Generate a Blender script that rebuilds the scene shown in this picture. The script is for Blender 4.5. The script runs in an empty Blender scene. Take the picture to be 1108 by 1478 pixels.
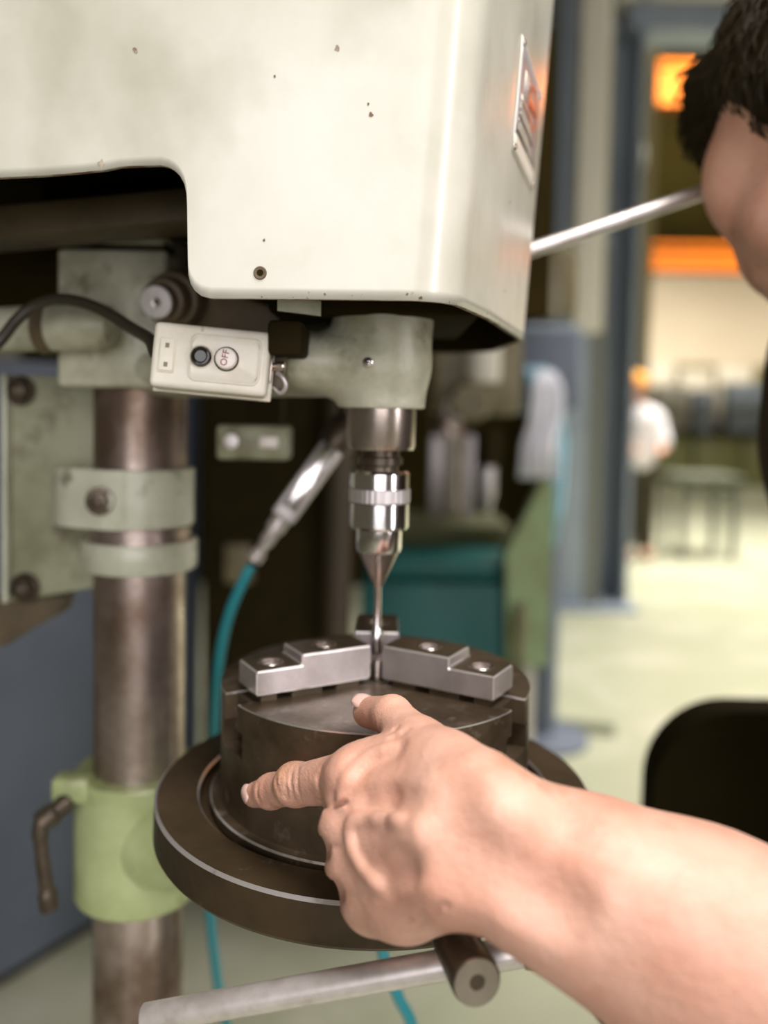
import bpy, bmesh, math, random
import numpy as np
from mathutils import Vector, Matrix
random.seed(7); np.random.seed(7)
C = bpy.context.scene.collection
SC = bpy.context.scene
V = Vector
PI = math.pi

# ------------------------------------------------------------------ camera, world, lights, exposure
FPX = 1220.0; PITCH = math.radians(3.0); ROLL = 0.02
CAM = V((0, 0, 1.3))
F_ = V((0, math.cos(PITCH), -math.sin(PITCH)))
U0 = V((0, math.sin(PITCH), math.cos(PITCH))); R0 = V((1, 0, 0))
R_ = R0*math.cos(ROLL) + U0*math.sin(ROLL)
U_ = -R0*math.sin(ROLL) + U0*math.cos(ROLL)
cd = bpy.data.cameras.new('camera'); cam = bpy.data.objects.new('camera', cd); C.objects.link(cam)
m = Matrix.Identity(4)
for i in range(3):
    m[i][0] = R_[i]; m[i][1] = U_[i]; m[i][2] = -F_[i]; m[i][3] = CAM[i]
cam.matrix_world = m
cd.sensor_fit = 'VERTICAL'; cd.sensor_height = 36.0; cd.sensor_width = 27.0
cd.lens = FPX/1478*36.0; cd.shift_y = -85/1478
cd.clip_start = 0.02; cd.clip_end = 100
cd.dof.use_dof = True; cd.dof.focus_distance = 0.435; cd.dof.aperture_fstop = 2.8
SC.camera = cam

def W(px, py, d):
    """point seen at photo pixel (px,py) at forward distance d"""
    return CAM + F_*d + R_*((px-554)/FPX*d) + U_*((654-py)/FPX*d)
def P(px, py, y):
    """same, on the plane of world depth y"""
    k = F_ + R_*((px-554)/FPX) + U_*((654-py)/FPX)
    return CAM + k*(y/k.y)
def PZ(px, py, z):
    k = F_ + R_*((px-554)/FPX) + U_*((654-py)/FPX)
    return CAM + k*((z-CAM.z)/k.z)
def proj(q):
    q = V(q)-CAM; d = q.dot(F_)
    return 554+FPX*q.dot(R_)/d, 654-FPX*q.dot(U_)/d

wd = bpy.data.worlds.new('hall_daylight'); SC.world = wd; wd.use_nodes = True
wd.node_tree.nodes['Background'].inputs[0].default_value = (1.0, 0.88, 0.62, 1)
wd.node_tree.nodes['Background'].inputs[1].default_value = 0.075

def area(name, loc, target, sx, sy, power, col):
    l = bpy.data.lights.new(name, 'AREA'); l.shape = 'RECTANGLE'; l.size = sx; l.size_y = sy
    l.energy = power; l.color = col
    o = bpy.data.objects.new(name, l); C.objects.link(o); o.location = loc
    o.rotation_euler = (V(target)-V(loc)).to_track_quat('-Z', 'Y').to_euler()
    return o
area('window_light', (0.1, -2.8, 1.9), (0, 0.5, 1.25), 2.4, 2.2, 68, (1.0, 0.95, 0.97))
area('side_window_light', (3.7, -2.0, 2.0), (0, 0.45, 1.4), 0.45, 2.8, 75, (1.0, 0.96, 0.98))
area('overhead_lamp', (0.40, -0.25, 2.75), (0.08, 0.36, 1.1), 0.8, 0.8, 6.8, (1.0, 0.95, 0.91)).data.spread = math.radians(64)
area('hall_fill_near', (3.0, 2.8, 4.6), (2.2, 3.0, 0.6), 1.6, 2.4, 70, (1.0, 0.95, 0.90)).data.spread = math.radians(80)  # added fill without a known fixture, brightens floor and background
area('hall_fill_far', (3.8, 7.0, 7.4), (3.2, 7.2, 0), 4.0, 7.0, 620, (1.0, 0.96, 0.89)).data.spread = math.radians(82)  # added fill standing in for hall daylight on the far floor
area('girder_wall_fill', (4.6, 8.2, 6.0), (4.8, 17.0, 4.6), 3.0, 1.0, 520, (1.0, 0.95, 0.86)).data.spread = math.radians(100)  # added fill without a known fixture, lifts girders and end wall
SC.view_settings.view_transform = 'Standard'; SC.view_settings.look = 'None'
SC.view_settings.exposure = 0.16; SC.view_settings.gamma = 1.0
SC.view_settings.use_curve_mapping = False

# ------------------------------------------------------------------ materials
def mat(name, c1, c2=None, rough=.5, metal=0., scale=12., detail=6., thr=(.4, .65), bump=0., bscale=120.,
        spot=None, sscale=60., sthr=(.70, .74), rough2=None, stretch=None, sss=0., spec=None, streak=None, edge=None):
    M = bpy.data.materials.new(name); M.use_nodes = True
    nt = M.node_tree; N = nt.nodes; L = nt.links; b = N['Principled BSDF']
    b.inputs['Base Color'].default_value = (*c1, 1); b.inputs['Roughness'].default_value = rough
    b.inputs['Metallic'].default_value = metal
    if spec is not None: b.inputs['Specular IOR Level'].default_value = spec
    if sss:
        b.inputs['Subsurface Weight'].default_value = sss
        b.inputs['Subsurface Radius'].default_value = (.008, .003, .0015); b.inputs['Subsurface Scale'].default_value = .5
    tc = N.new('ShaderNodeTexCoord'); src = tc.outputs['Object']
    if stretch:
        mp = N.new('ShaderNodeMapping'); mp.inputs['Scale'].default_value = stretch
        L.new(src, mp.inputs[0]); src = mp.outputs[0]
    def noise(sc, det, thr_):
        n = N.new('ShaderNodeTexNoise'); n.inputs['Scale'].default_value = sc; n.inputs['Detail'].default_value = det
        n.inputs['Roughness'].default_value = .62
        L.new(src, n.inputs['Vector'])
        r = N.new('ShaderNodeMapRange'); r.inputs[1].default_value = thr_[0]; r.inputs[2].default_value = thr_[1]
        L.new(n.outputs['Fac'], r.inputs[0]); return r.outputs[0]
    col = None
    def mixc(fac, a, bcol):
        x = N.new('ShaderNodeMix'); x.data_type = 'RGBA'
        L.new(fac, x.inputs[0])
        if isinstance(a, tuple): x.inputs[6].default_value = (*a, 1)
        else: L.new(a, x.inputs[6])
        x.inputs[7].default_value = (*bcol, 1); return x.outputs[2]
    if c2 is not None:
        f = noise(scale, detail, thr); col = mixc(f, c1, c2)
        if rough2 is not None:
            r = N.new('ShaderNodeMapRange'); L.new(f, r.inputs[0]); r.inputs[3].default_value = rough; r.inputs[4].default_value = rough2
            L.new(r.outputs[0], b.inputs['Roughness'])
    if streak:
        n = N.new('ShaderNodeTexNoise'); n.inputs['Scale'].default_value = streak[1]; n.inputs['Detail'].default_value = 5
        mp2 = N.new('ShaderNodeMapping'); mp2.inputs['Scale'].default_value = streak[2]
        L.new(tc.outputs['Object'], mp2.inputs[0]); L.new(mp2.outputs[0], n.inputs['Vector'])
        r = N.new('ShaderNodeMapRange'); r.inputs[1].default_value = streak[3][0]; r.inputs[2].default_value = streak[3][1]
        r.inputs[4].default_value = streak[4] if len(streak) > 4 else 1
        L.new(n.outputs['Fac'], r.inputs[0]); col = mixc(r.outputs[0], col if col is not None else c1, streak[0])
    if spot:
        f = noise(sscale, 4, sthr); col = mixc(f, col if col is not None else c1, spot)
    if edge:      # worn chips near a height: (colour, z0, z1, noise scale)
        sep = N.new('ShaderNodeSeparateXYZ'); L.new(tc.outputs['Object'], sep.inputs[0])
        r = N.new('ShaderNodeMapRange'); r.inputs[1].default_value = edge[1]; r.inputs[2].default_value = edge[2]
        r.inputs[3].default_value = .22; r.inputs[4].default_value = -.1; L.new(sep.outputs[2], r.inputs[0])
        n = N.new('ShaderNodeTexNoise'); n.inputs['Scale'].default_value = edge[3]; n.inputs['Detail'].default_value = 5
        n.inputs['Roughness'].default_value = .7
        L.new(tc.outputs['Object'], n.inputs['Vector'])
        a = N.new('ShaderNodeMath'); L.new(n.outputs['Fac'], a.inputs[0]); L.new(r.outputs[0], a.inputs[1])
        r2 = N.new('ShaderNodeMapRange'); r2.inputs[1].default_value = .74; r2.inputs[2].default_value = .8; L.new(a.outputs[0], r2.inputs[0])
        col = mixc(r2.outputs[0], col if col is not None else c1, edge[0])
    if col is not None: L.new(col, b.inputs['Base Color'])
    if bump:
        n = N.new('ShaderNodeTexNoise'); n.inputs['Scale'].default_value = bscale; n.inputs['Detail'].default_value = 5
        L.new(src, n.inputs['Vector'])
        bp = N.new('ShaderNodeBump'); bp.inputs['Strength'].default_value = bump; bp.inputs['Distance'].default_value = .002
        L.new(n.outputs['Fac'], bp.inputs['Height']); L.new(bp.outputs[0], b.inputs['Normal'])
    return M
MT = {}
def D(k, *a, **kw): MT[k] = mat(k, *a, **kw)
D('cover_paint', (.59, .575, .505), (.45, .445, .355), rough=.24, scale=7, thr=(.38, .74), bump=.03, bscale=60, spot=(.30, .27, .19), sscale=26, sthr=(.70, .80),
  streak=((.34, .33, .245), 13, (1, 1, .75), (.53, .75), .65), edge=((.16, .11, .06), 1.350, 1.366, 150))
D('cast_green', (.50, .50, .38), (.33, .325, .22), rough=.38, scale=22, thr=(.42, .62), bump=.2, bscale=150, spot=(.085, .065, .03), sscale=30, sthr=(.55, .76))
D('grey_green', (.33, .335, .22), (.20, .20, .11), rough=.42, scale=14, bump=.12, bscale=90, spot=(.075, .055, .02), sscale=18, sthr=(.55, .74))
D('band_green', (.56, .57, .45), (.42, .43, .31), rough=.28, scale=18, spot=(.10, .075, .035), sscale=30, sthr=(.60, .74))
D('light_green', (.47, .54, .28), (.36, .415, .19), rough=.30, scale=14, thr=(.4, .6), spot=(.17, .17, .07), sscale=22, sthr=(.58, .75))
D('rust_edge', (.16, .09, .045), (.45, .42, .33), rough=.7, scale=80)
D('interior_shade', (.024, .016, .002), (.018, .012, .002), rough=.9, spec=.1)  # near-black: shade inside the cover is put into this colour
D('dark_iron', (.022, .015, .003), (.016, .011, .002), rough=.8, scale=20, spec=.12)
D('brown_iron', (.12, .085, .045), (.075, .055, .025), rough=.55, scale=25, bump=.1)
D('brown_dark', (.06, .042, .022), rough=.5)
D('post_olive', (.075, .060, .025), rough=.8, spec=.1)
D('table_steel', (.072, .048, .025), (.040, .026, .012), rough=.36, metal=.35, scale=18, bump=.06, bscale=200, rough2=.50, spot=(.20, .155, .11), sscale=80, sthr=(.66, .80))
D('chuck_steel', (.125, .090, .057), (.062, .042, .022), rough=.29, metal=.55, scale=24, bump=.05, bscale=220, rough2=.44, spot=(.28, .23, .185), sscale=55, sthr=(.58, .78))
D('worn_edge', (.85, .82, .80), (.26, .21, .16), rough=.30, metal=.85, scale=40, thr=(.54, .72))
D('jaw_steel', (.60, .55, .55), (.45, .40, .39), rough=.34, metal=.72, scale=30, bump=.03, bscale=300)
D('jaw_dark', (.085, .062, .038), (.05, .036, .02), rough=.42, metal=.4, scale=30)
D('column_steel', (.62, .52, .48), (.22, .155, .115), rough=.27, metal=.85, scale=11, thr=(.38, .64), rough2=.42, streak=((.07, .048, .03), 9, (3, 3, .4), (.50, .70), .9))
D('bright_steel', (.86, .83, .83), (.74, .70, .69), rough=.16, metal=1, scale=40)
D('satin_steel', (.70, .665, .66), (.62, .58, .57), rough=.48, metal=.8, scale=60)
D('quill_steel', (.55, .48, .43), (.36, .29, .235), rough=.26, metal=.95, scale=40, stretch=(1, 1, .3))
D('rod_steel', (.80, .75, .73), (.62, .56, .52), rough=.36, metal=.75, scale=60)
D('dark_rod', (.10, .076, .05), (.06, .045, .03), rough=.35, metal=.5, scale=40)
D('box_cream', (.77, .735, .63), (.67, .62, .49), rough=.38, scale=40, thr=(.45, .7), spot=(.36, .28, .16), sscale=70, sthr=(.69, .78))
D('box_tan', (.58, .52, .38), (.70, .66, .55), rough=.45, scale=60)  # darker tan tone for the box back and label window
D('black_gloss', (.012, .010, .006), rough=.18)
D('off_white', (.83, .76, .69), rough=.3)
D('ink_red', (.25, .07, .05), rough=.5)
D('ink_dark', (.045, .035, .02), rough=.6)
D('cable_black', (.035, .028, .018), rough=.38)
D('hose_teal', (.02, .26, .30), rough=.35)
D('plate_metal', (.50, .47, .48), (.42, .38, .37), rough=.36, metal=.5, scale=60)
D('plate_edge', (.80, .77, .68), rough=.4, metal=.2)
D('plate_cream', (.70, .66, .56), rough=.45)
D('plate_red', (.62, .14, .05), rough=.5)
D('skin', (.66, .39, .295), (.57, .29, .205), rough=.42, scale=26, thr=(.38, .68), bump=.30, bscale=190, sss=.12, spec=.35,
  spot=(.42, .22, .13), sscale=30, sthr=(.57, .80))
_b = MT['skin'].node_tree; _v = _b.nodes.new('ShaderNodeTexVoronoi'); _v.feature = 'DISTANCE_TO_EDGE'; _v.inputs['Scale'].default_value = 620
_b.links.new([n for n in _b.nodes if n.type == 'TEX_COORD'][0].outputs['Object'], _v.inputs['Vector'])
_o = [n for n in _b.nodes if n.type == 'BUMP'][0]; _n = _b.nodes.new('ShaderNodeBump'); _n.inputs['Strength'].default_value = .28; _n.inputs['Distance'].default_value = .001
_b.links.new(_v.outputs['Distance'], _n.inputs['Height']); _b.links.new(_o.outputs[0], _n.inputs['Normal']); _b.links.new(_n.outputs[0], _b.nodes['Principled BSDF'].inputs['Normal'])
D('nail', (.70, .47, .40), rough=.28)
D('hair', (.016, .010, .002), (.026, .017, .005), rough=.6, scale=200, spec=.2)
D('shirt', (.055, .032, .012), (.042, .025, .01), rough=.85, scale=30)
D('trousers', (.025, .022, .018), rough=.9)
D('shoe', (.02, .018, .015), rough=.5)
D('eye_white', (.75, .72, .68), rough=.15)
D('black_plastic', (.020, .014, .002), (.016, .011, .002), rough=.75, spec=.1)
D('floor_epoxy', (.43, .43, .31), (.34, .36, .24), rough=.30, scale=1.1, thr=(.35, .7), spot=(.52, .50, .40), sscale=2.1, sthr=(.5, .7))
D('strip_steel', (.12, .13, .08), rough=.5)
D('wall_cream', (.68, .58, .43), (.62, .52, .38), rough=.8, scale=.6, spec=.1)
D('wall_dark', (.030, .022, .003), (.024, .018, .003), rough=.9, scale=.8, spec=.1)
D('wall_olive', (.20, .17, .075), rough=.8)
D('blue_steel', (.135, .16, .205), (.10, .12, .155), rough=.5, scale=3, thr=(.35, .7))
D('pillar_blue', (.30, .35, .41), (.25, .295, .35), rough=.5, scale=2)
D('pillar_grey', (.16, .17, .14), rough=.6)  # darker grey green tone for the web and wall strip
D('trim_cream', (.70, .66, .56), rough=.6)
D('orange_paint', (.33, .080, .002), (.28, .065, .002), rough=.6, scale=2, spec=.1)
D('teal_paint', (.0, .095, .085), (.0, .07, .062), rough=.45, scale=6)
D('moss_paint', (.20, .28, .12), (.16, .18, .06), rough=.5, scale=9)
D('press_olive', (.20, .165, .085), (.13, .105, .05), rough=.45, scale=10)
D('cloth_white', (.80, .79, .84), (.70, .70, .78), rough=.9, scale=12)
D('cloth_blue', (.28, .50, .60), rough=.9)
D('cap_orange', (.80, .36, .02), rough=.6)
D('worker_white', (.72, .69, .70), rough=.9)
D('worker_dark', (.04, .032, .015), rough=.9)
D('cart_grey', (.10, .11, .08), rough=.5)
D('shelf_grey', (.30, .29, .24), rough=.6)
D('crate_pale', (.60, .54, .42), rough=.6)
D('crate_blue', (.20, .24, .28), rough=.6)
D('bench_green', (.075, .075, .02), rough=.6)

# ------------------------------------------------------------------ mesh helpers
def link(name, me, mats, parent=None, smooth=True, ang=40):
    o = bpy.data.objects.new(name, me); C.objects.link(o)
    if not isinstance(mats, (list, tuple)): mats = [mats]
    if not me.materials:
        for k in mats: me.materials.append(MT[k])
    if smooth:
        me.polygons.foreach_set('use_smooth', [True]*len(me.polygons))
        try: me.set_sharp_from_angle(angle=math.radians(ang))
        except Exception: pass
    if parent is not None:
        o.parent = parent; o.matrix_parent_inverse = PINV[parent.name] if parent.name in PINV else Matrix.Identity(4)
    return o
PINV = {}
def frombm(bm, name, mats, parent=None, **kw):
    bmesh.ops.recalc_face_normals(bm, faces=bm.faces[:])
    me = bpy.data.meshes.new(name); bm.to_mesh(me); bm.free()
    return link(name, me, mats, parent, **kw)
def tag(o, label=None, cat=None, group=None, kind=None):
    if label: o['label'] = label
    if cat: o['category'] = cat
    if group: o['group'] = group
    if kind: o['kind'] = kind
    return o
def thing(name, loc, label, cat, group=None, kind=None):
    o = bpy.data.objects.new(name, None); C.objects.link(o); o.location = loc; o.empty_display_size = .05
    PINV[o.name] = Matrix.Translation(loc).inverted()
    return tag(o, label, cat, group, kind)
def basis(ax, ref=(0, 0, 1)):
    ax = V(ax).normalized(); r = V(ref)
    if abs(ax.dot(r)) > .98: r = V((1, 0, 0))
    x = r.cross(ax).normalized(); y = ax.cross(x).normalized()
    return x, y, ax
def bm_lathe(bm, prof, org, ax=(0, 0, 1), n=48, mi=None, ref=(0, 1, 0)):
    """prof: list of (radius, height); material index mi per segment"""
    x, y, z = basis(ax, ref); org = V(org); rings = []
    for r, h in prof:
        if r < 1e-7: rings.append([bm.verts.new(org+z*h)])
        else: rings.append([bm.verts.new(org+z*h+(x*math.cos(2*PI*i/n)+y*math.sin(2*PI*i/n))*r) for i in range(n)])
    for k in range(len(prof)-1):
        a, b = rings[k], rings[k+1]
        for i in range(n):
            j = (i+1) % n
            if len(a) == 1 and len(b) == 1: continue
            if len(a) == 1: f = bm.faces.new((a[0], b[i], b[j]))
            elif len(b) == 1: f = bm.faces.new((a[i], a[j], b[0]))
            else: f = bm.faces.new((a[i], a[j], b[j], b[i]))
            if mi: f.material_index = mi[k]
    return rings
def lathe(name, prof, org, mats, parent=None, ax=(0, 0, 1), n=48, mi=None, ref=(0, 1, 0), **kw):
    bm = bmesh.new(); bm_lathe(bm, prof, org, ax, n, mi, ref); return frombm(bm, name, mats, parent, **kw)
def rod(name, a, b, r, mats, parent=None, n=24, ch=.12, r2=None):
    a, b = V(a), V(b); L = (b-a).length; c = min(r*ch, L*.3); r2 = r if r2 is None else r2
    return lathe(name, [(0, 0), (r-c, 0), (r, c), (r2, L-c), (r2-c, L), (0, L)], a, mats, parent, b-a, n)
def bm_box(bm, c, sx, sy, sz, X=(1, 0, 0), Y=(0, 1, 0), Z=(0, 0, 1), bev=0., seg=2, mat_i=0, bmat=-1):
    c, X, Y, Z = V(c), V(X), V(Y), V(Z); vs = []
    for dz in (-.5, .5):
        for dx, dy in ((-.5, -.5), (.5, -.5), (.5, .5), (-.5, .5)):
            vs.append(bm.verts.new(c+X*sx*dx+Y*sy*dy+Z*sz*dz))
    fs = [bm.faces.new([vs[i] for i in q]) for q in ((3, 2, 1, 0), (4, 5, 6, 7), (0, 1, 5, 4), (1, 2, 6, 5), (2, 3, 7, 6), (3, 0, 4, 7))]
    for f in fs: f.material_index = mat_i
    if bev > 0:
        es = list({e for f in fs for e in f.edges})
        bmesh.ops.bevel(bm, geom=es, offset=bev, segments=seg, affect='EDGES', profile=.5, material=bmat)
def box(name, c, sx, sy, sz, mats, parent=None, X=(1, 0, 0), Y=(0, 1, 0), Z=(0, 0, 1), bev=0., seg=2, bmat=-1, **kw):
    bm = bmesh.new(); bm_box(bm, c, sx, sy, sz, X, Y, Z, bev, seg, 0, bmat); return frombm(bm, name, mats, parent, **kw)
def bm_prism(bm, poly, h, to, bev=0., seg=2, bmat=-1, bev_bottom=False):
    """poly in 2d, extruded by h; to(x,y,z) -> world"""
    a = [bm.verts.new(to(x, y, 0)) for x, y in poly]; b = [bm.verts.new(to(x, y, h)) for x, y in poly]
    n = len(poly); bm.faces.new(list(reversed(a))); top = bm.faces.new(b)
    for i in range(n):
        j = (i+1) % n; bm.faces.new((a[i], a[j], b[j], b[i]))
    if bev > 0:
        bmesh.ops.bevel(bm, geom=list(top.edges), offset=bev, segments=seg, affect='EDGES', profile=.5, material=bmat)
def prism(name, poly, h, to, mats, parent=None, bev=0., seg=2, bmat=-1, **kw):
    bm = bmesh.new(); bm_prism(bm, poly, h, to, bev, seg, bmat); return frombm(bm, name, mats, parent, **kw)
def catmull(pts, n=8):
    pts = [V(p) for p in pts]; q = [pts[0]*2-pts[1]]+pts+[pts[-1]*2-pts[-2]]; out = []
    for i in range(1, len(q)-2):
        for k in range(n):
            t = k/n; a, b, c, d = q[i-1:i+3]
            out.append(.5*((2*b)+(c-a)*t+(2*a-5*b+4*c-d)*t*t+(3*b-a-3*c+d)*t**3))
    out.append(pts[-1]); return out
def bm_tube(bm, pts, r, n=12):
    pts = [V(p) for p in pts]; rings = []; ref = V((0.13, .2, 1))
    for i, p in enumerate(pts):
        t = (pts[min(i+1, len(pts)-1)]-pts[max(i-1, 0)]).normalized()
        x = ref.cross(t)
        if x.length < 1e-3: x = V((1, 0, 0)).cross(t)
        x.normalize(); y = t.cross(x).normalized(); ref = y.cross(t)*-1 if False else ref
        rr = r[i] if isinstance(r, (list, tuple)) else r
        rings.append([bm.verts.new(p+(x*math.cos(2*PI*k/n)+y*math.sin(2*PI*k/n))*rr) for k in range(n)])
    for a, b in zip(rings, rings[1:]):
        for k in range(n): bm.faces.new((a[k], a[(k+1) % n], b[(k+1) % n], b[k]))
    bm.faces.new(list(reversed(rings[0]))); bm.faces.new(rings[-1])
def tube(name, pts, r, mats, parent=None, n=12, sm=8):
    bm = bmesh.new(); bm_tube(bm, catmull(pts, sm) if sm else pts, r, n); return frombm(bm, name, mats, parent)
def text_mesh(body, size, origin, X, Y, depth=.0003):
    cu = bpy.data.curves.new('lettering', 'FONT'); cu.body = body; cu.size = size; cu.align_x = 'CENTER'; cu.align_y = 'CENTER'; cu.extrude = depth
    t = bpy.data.objects.new('lettering_tmp', cu); C.objects.link(t)
    dg = bpy.context.evaluated_depsgraph_get(); me = bpy.data.meshes.new_from_object(t.evaluated_get(dg))
    bpy.data.objects.remove(t); bpy.data.curves.remove(cu)
    X, Y = V(X).normalized(), V(Y).normalized(); Z = X.cross(Y); o = V(origin)
    for v in me.vertices: v.co = o+X*v.co.x+Y*v.co.y+Z*v.co.z
    me.materials.clear(); return me
def boolean_cut(o, cutters):
    for c in cutters:
        md = o.modifiers.new('cut', 'BOOLEAN'); md.object = c; md.operation = 'DIFFERENCE'; md.solver = 'EXACT'
    dg = bpy.context.evaluated_depsgraph_get(); me = bpy.data.meshes.new_from_object(o.evaluated_get(dg))
    o.modifiers.clear(); o.data = me
    for c in cutters: bpy.data.objects.remove(c)
    me.polygons.foreach_set('use_smooth', [True]*len(me.polygons)); me.set_sharp_from_angle(angle=math.radians(30))
def hexbolt(name, c, ax, r, h, mats, parent, washer=True):
    x, y, z = basis(ax); c = V(c); bm = bmesh.new()
    if washer: bm_lathe(bm, [(0, 0), (r*1.45, 0), (r*1.45, h*.22), (r*1.1, h*.25), (0, h*.25)], c, ax, 24)
    k0 = h*.24 if washer else 0
    bm_prism(bm, [(r*math.cos(PI/3*i), r*math.sin(PI/3*i)) for i in range(6)], h, lambda a, b, d: c+x*a+y*b+z*(d+k0), bev=r*.12)
    bm_lathe(bm, [(r*.5, k0+h*.98), (r*.48, k0+h*1.25), (r*.2, k0+h*1.4), (0, k0+h*1.4)], c, ax, 16)
    return frombm(bm, name, mats, parent)
def struct(name, o, label=None, cat=None):
    return tag(o, label, cat, None, 'structure')
#HELPERS_END

# ------------------------------------------------------------------ the setting
FL = .0
floor = box('floor', (2, 9, -.05), 14, 24, .1, 'floor_epoxy'); tag(floor, 'pale green painted workshop floor', 'floor', kind='structure')
BY = 17.3
wb = thing('wall_back', (4, BY, 0), 'far end wall of the hall, cream above and dark below', 'wall', kind='structure')
def zpy(py, y, px=1000): return P(px, py, y).z
def strip(name, px0, px1, py0, py1, y, dep, mats, parent, bev=0.):
    a = P(px0, py1, y); b = P(px1, py0, y)
    return box(name, ((a.x+b.x)/2, y+dep/2, (a.z+b.z)/2), abs(b.x-a.x), dep, abs(b.z-a.z), mats, parent, bev=bev)
zz = lambda py: zpy(py, BY)
for n_, z0, z1, m_ in (('lower_wall', 0, zz(592), 'bench_green'), ('panel', zz(592), zz(525), 'wall_olive'), ('cream_wall', zz(525), zz(392), 'wall_cream'),
                       ('upper_wall', zz(392), zz(150), 'wall_dark'), ('top_wall', zz(150), 12, 'wall_dark')):
    box(n_, (2.5, BY+.1, (z0+z1)/2), 13, .2, z1-z0, m_, wb)
wr = box('wall_right', (8.9, 9, 4), .1, 17, 8, 'wall_cream'); tag(wr, 'plain cream side wall of the hall', 'wall', kind='structure')
# steel column of the hall with flanges and web
p1 = thing('trim_1', (1.4, 5.7, 0), 'blue painted steel hall column with flanges', 'pillar', kind='structure')
xa = P(790, 840, 5.6).x; xb = P(885, 800, 5.9).x
box('flange', (xa+.10, 5.55, 3), .24, .04, 6, 'pillar_blue', p1, bev=.006)
box('flange', (xb-.10, 5.95, 3), .26, .04, 6, 'pillar_blue', p1, bev=.006)
box('web', ((xa+xb)/2+.02, 5.75, 3), .10, .40, 6, 'pillar_grey', p1)
box('side_plate', (xb+.015, 5.80, 3), .03, .34, 6, 'pillar_blue', p1)
box('base_plate', ((xa+xb)/2, 5.75, .015), .62, .62, .03, 'pillar_blue', p1)
lin = box('trim_2', (5.2, 5.8, P(950, 28, 5.7).z), 7.3, .3, .16, 'pillar_blue'); tag(lin, 'blue steel lintel over the wide hall opening', 'beam', kind='structure')
lin2 = box('trim_3', (5.1, 5.8, P(950, -2, 5.7).z+.08), 7.5, .34, .22, 'trim_cream'); tag(lin2, 'cream ledge above the blue lintel', 'beam', kind='structure')
a = P(856, 0, 5.4); b = P(846, 480, 5.4)
dp = thing('downpipe', (b.x, 5.42, b.z), 'cream square downpipe fixed to the blue hall column', 'pipe')
box('pipe', (b.x, 5.42, (b.z+6)/2), .19, .12, 6-b.z, 'trim_cream', dp, bev=.02)
box('pipe_bracket', (b.x, 5.46, b.z+.6), .26, .10, .05, 'pillar_blue', dp)
box('pipe_bracket', (b.x, 5.46, b.z+1.9), .26, .10, .05, 'pillar_blue', dp)
wl = box('wall_left', (-.6, 6.2, 2.6), 4.1, .12, 5.2, 'wall_dark'); tag(wl, 'dark partition behind the machines', 'wall', kind='structure')
wl2 = strip('wall_side', 776, 832, -40, 470, 5.9, .1, 'pillar_grey', None); tag(wl2, 'grey strip of wall beside the blue column', 'wall', kind='structure')
q = PZ(833, 1048, .006)
fs = thing('floor_strip', q, 'dark steel cover strip let into the pale floor', 'floor strip')
box('cover_plate', (q.x, q.y, .004), .30, .13, .008, 'strip_steel', fs, X=V((1, -.25, 0)).normalized(), Y=V((.25, 1, 0)).normalized(), bev=.002)
box('rib', (q.x, q.y, .010), .28, .02, .006, 'strip_steel', fs, X=V((1, -.25, 0)).normalized(), Y=V((.25, 1, 0)).normalized())

# ------------------------------------------------------------------ drill press: reference axes
Sx, Sy = P(546, 800, .548).x, .548
Kx, Ky = P(203, 720, .70).x, .70
ZC = P(545, 1059, Sy-.1).z          # top face of the three-jaw chuck
ZT = P(545, 1306, Sy-.141).z        # top of the table
ZCOV = P(480, 433, .422).z          # lower rim of the cover
ds = lambda py: P(546, py, Sy-.015).z
dk = lambda py: P(203, py, Ky-.03).z
dp_ = thing('drill_press', (Kx, Ky, 0), 'pale green pillar drill press with a large painted head cover', 'drill press')
DP = dp_
# column and base
lathe('base', [(0, 0), (.25, 0), (.25, .03), (.24, .04), (.08, .06), (.06, .12), (0, .12)], (Kx, Ky, 0), 'cast_green', DP, n=48)
lathe('column', [(0, .1), (.0375, .1), (.0375, 1.47), (0, 1.47)], (Kx, Ky, 0), 'column_steel', DP, n=64)
# ---- head cover: a shell following a plan path, open below
def round_poly(pts, rad, n=10):
    out = []
    for i, p in enumerate(pts):
        p = V((*p, 0))
        if i in (0, len(pts)-1) or rad[i] == 0: out.append(p); continue
        a = (V((*pts[i-1], 0))-p).normalized(); b = (V((*pts[i+1], 0))-p).normalized()
        half = a.angle(b)/2; t = rad[i]/math.tan(half); c = p+(a+b).normalized()*(rad[i]/math.sin(half))
        s, e = p+a*t-c, p+b*t-c
        for k in range(n+1):
            u = s.slerp(e, k/n) if s.length > 0 else s
            out.append(c+u.normalized()*rad[i])
    return out
plan = round_poly([(-.46, .452), (.030, .416), (.062, .50), (.104, .64), (.095, .80), (-.46, .86)], [0, .034, .25, .07, .06, 0], 14)
cum = [0]
for a, b in zip(plan, plan[1:]): cum.append(cum[-1]+(b-a).length)
ZTOP = 1.66
def csurf(s, z, off=0.):
    i = 0
    while i < len(cum)-2 and cum[i+1] < s: i += 1
    t = (s-cum[i])/(cum[i+1]-cum[i]); p = plan[i].lerp(plan[i+1], t)
    def tan(k): return (plan[min(k+1, len(plan)-1)]-plan[max(k-1, 0)]).normalized()
    tg = tan(i).lerp(tan(i+1), t).normalized(); nrm = V((tg.y, -tg.x, 0))
    w = min(1, max(0, (p.x+.10)/.13)); w = w*w*(3-2*w)
    return V((p.x+.062*(z-ZCOV)*w, p.y, z))+nrm*off
def s_of_px(px, py):      # arc length on the front face under a photo column
    lo, hi = 0, .52
    for _ in range(40):
        mid = (lo+hi)/2
        if proj(csurf(mid, P(px, py, .43).z))[0] < px: lo = mid
        else: hi = mid
    return lo
def z_of(s, py):
    return P(300, py, csurf(s, 1.4).y).z
outline = []
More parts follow.
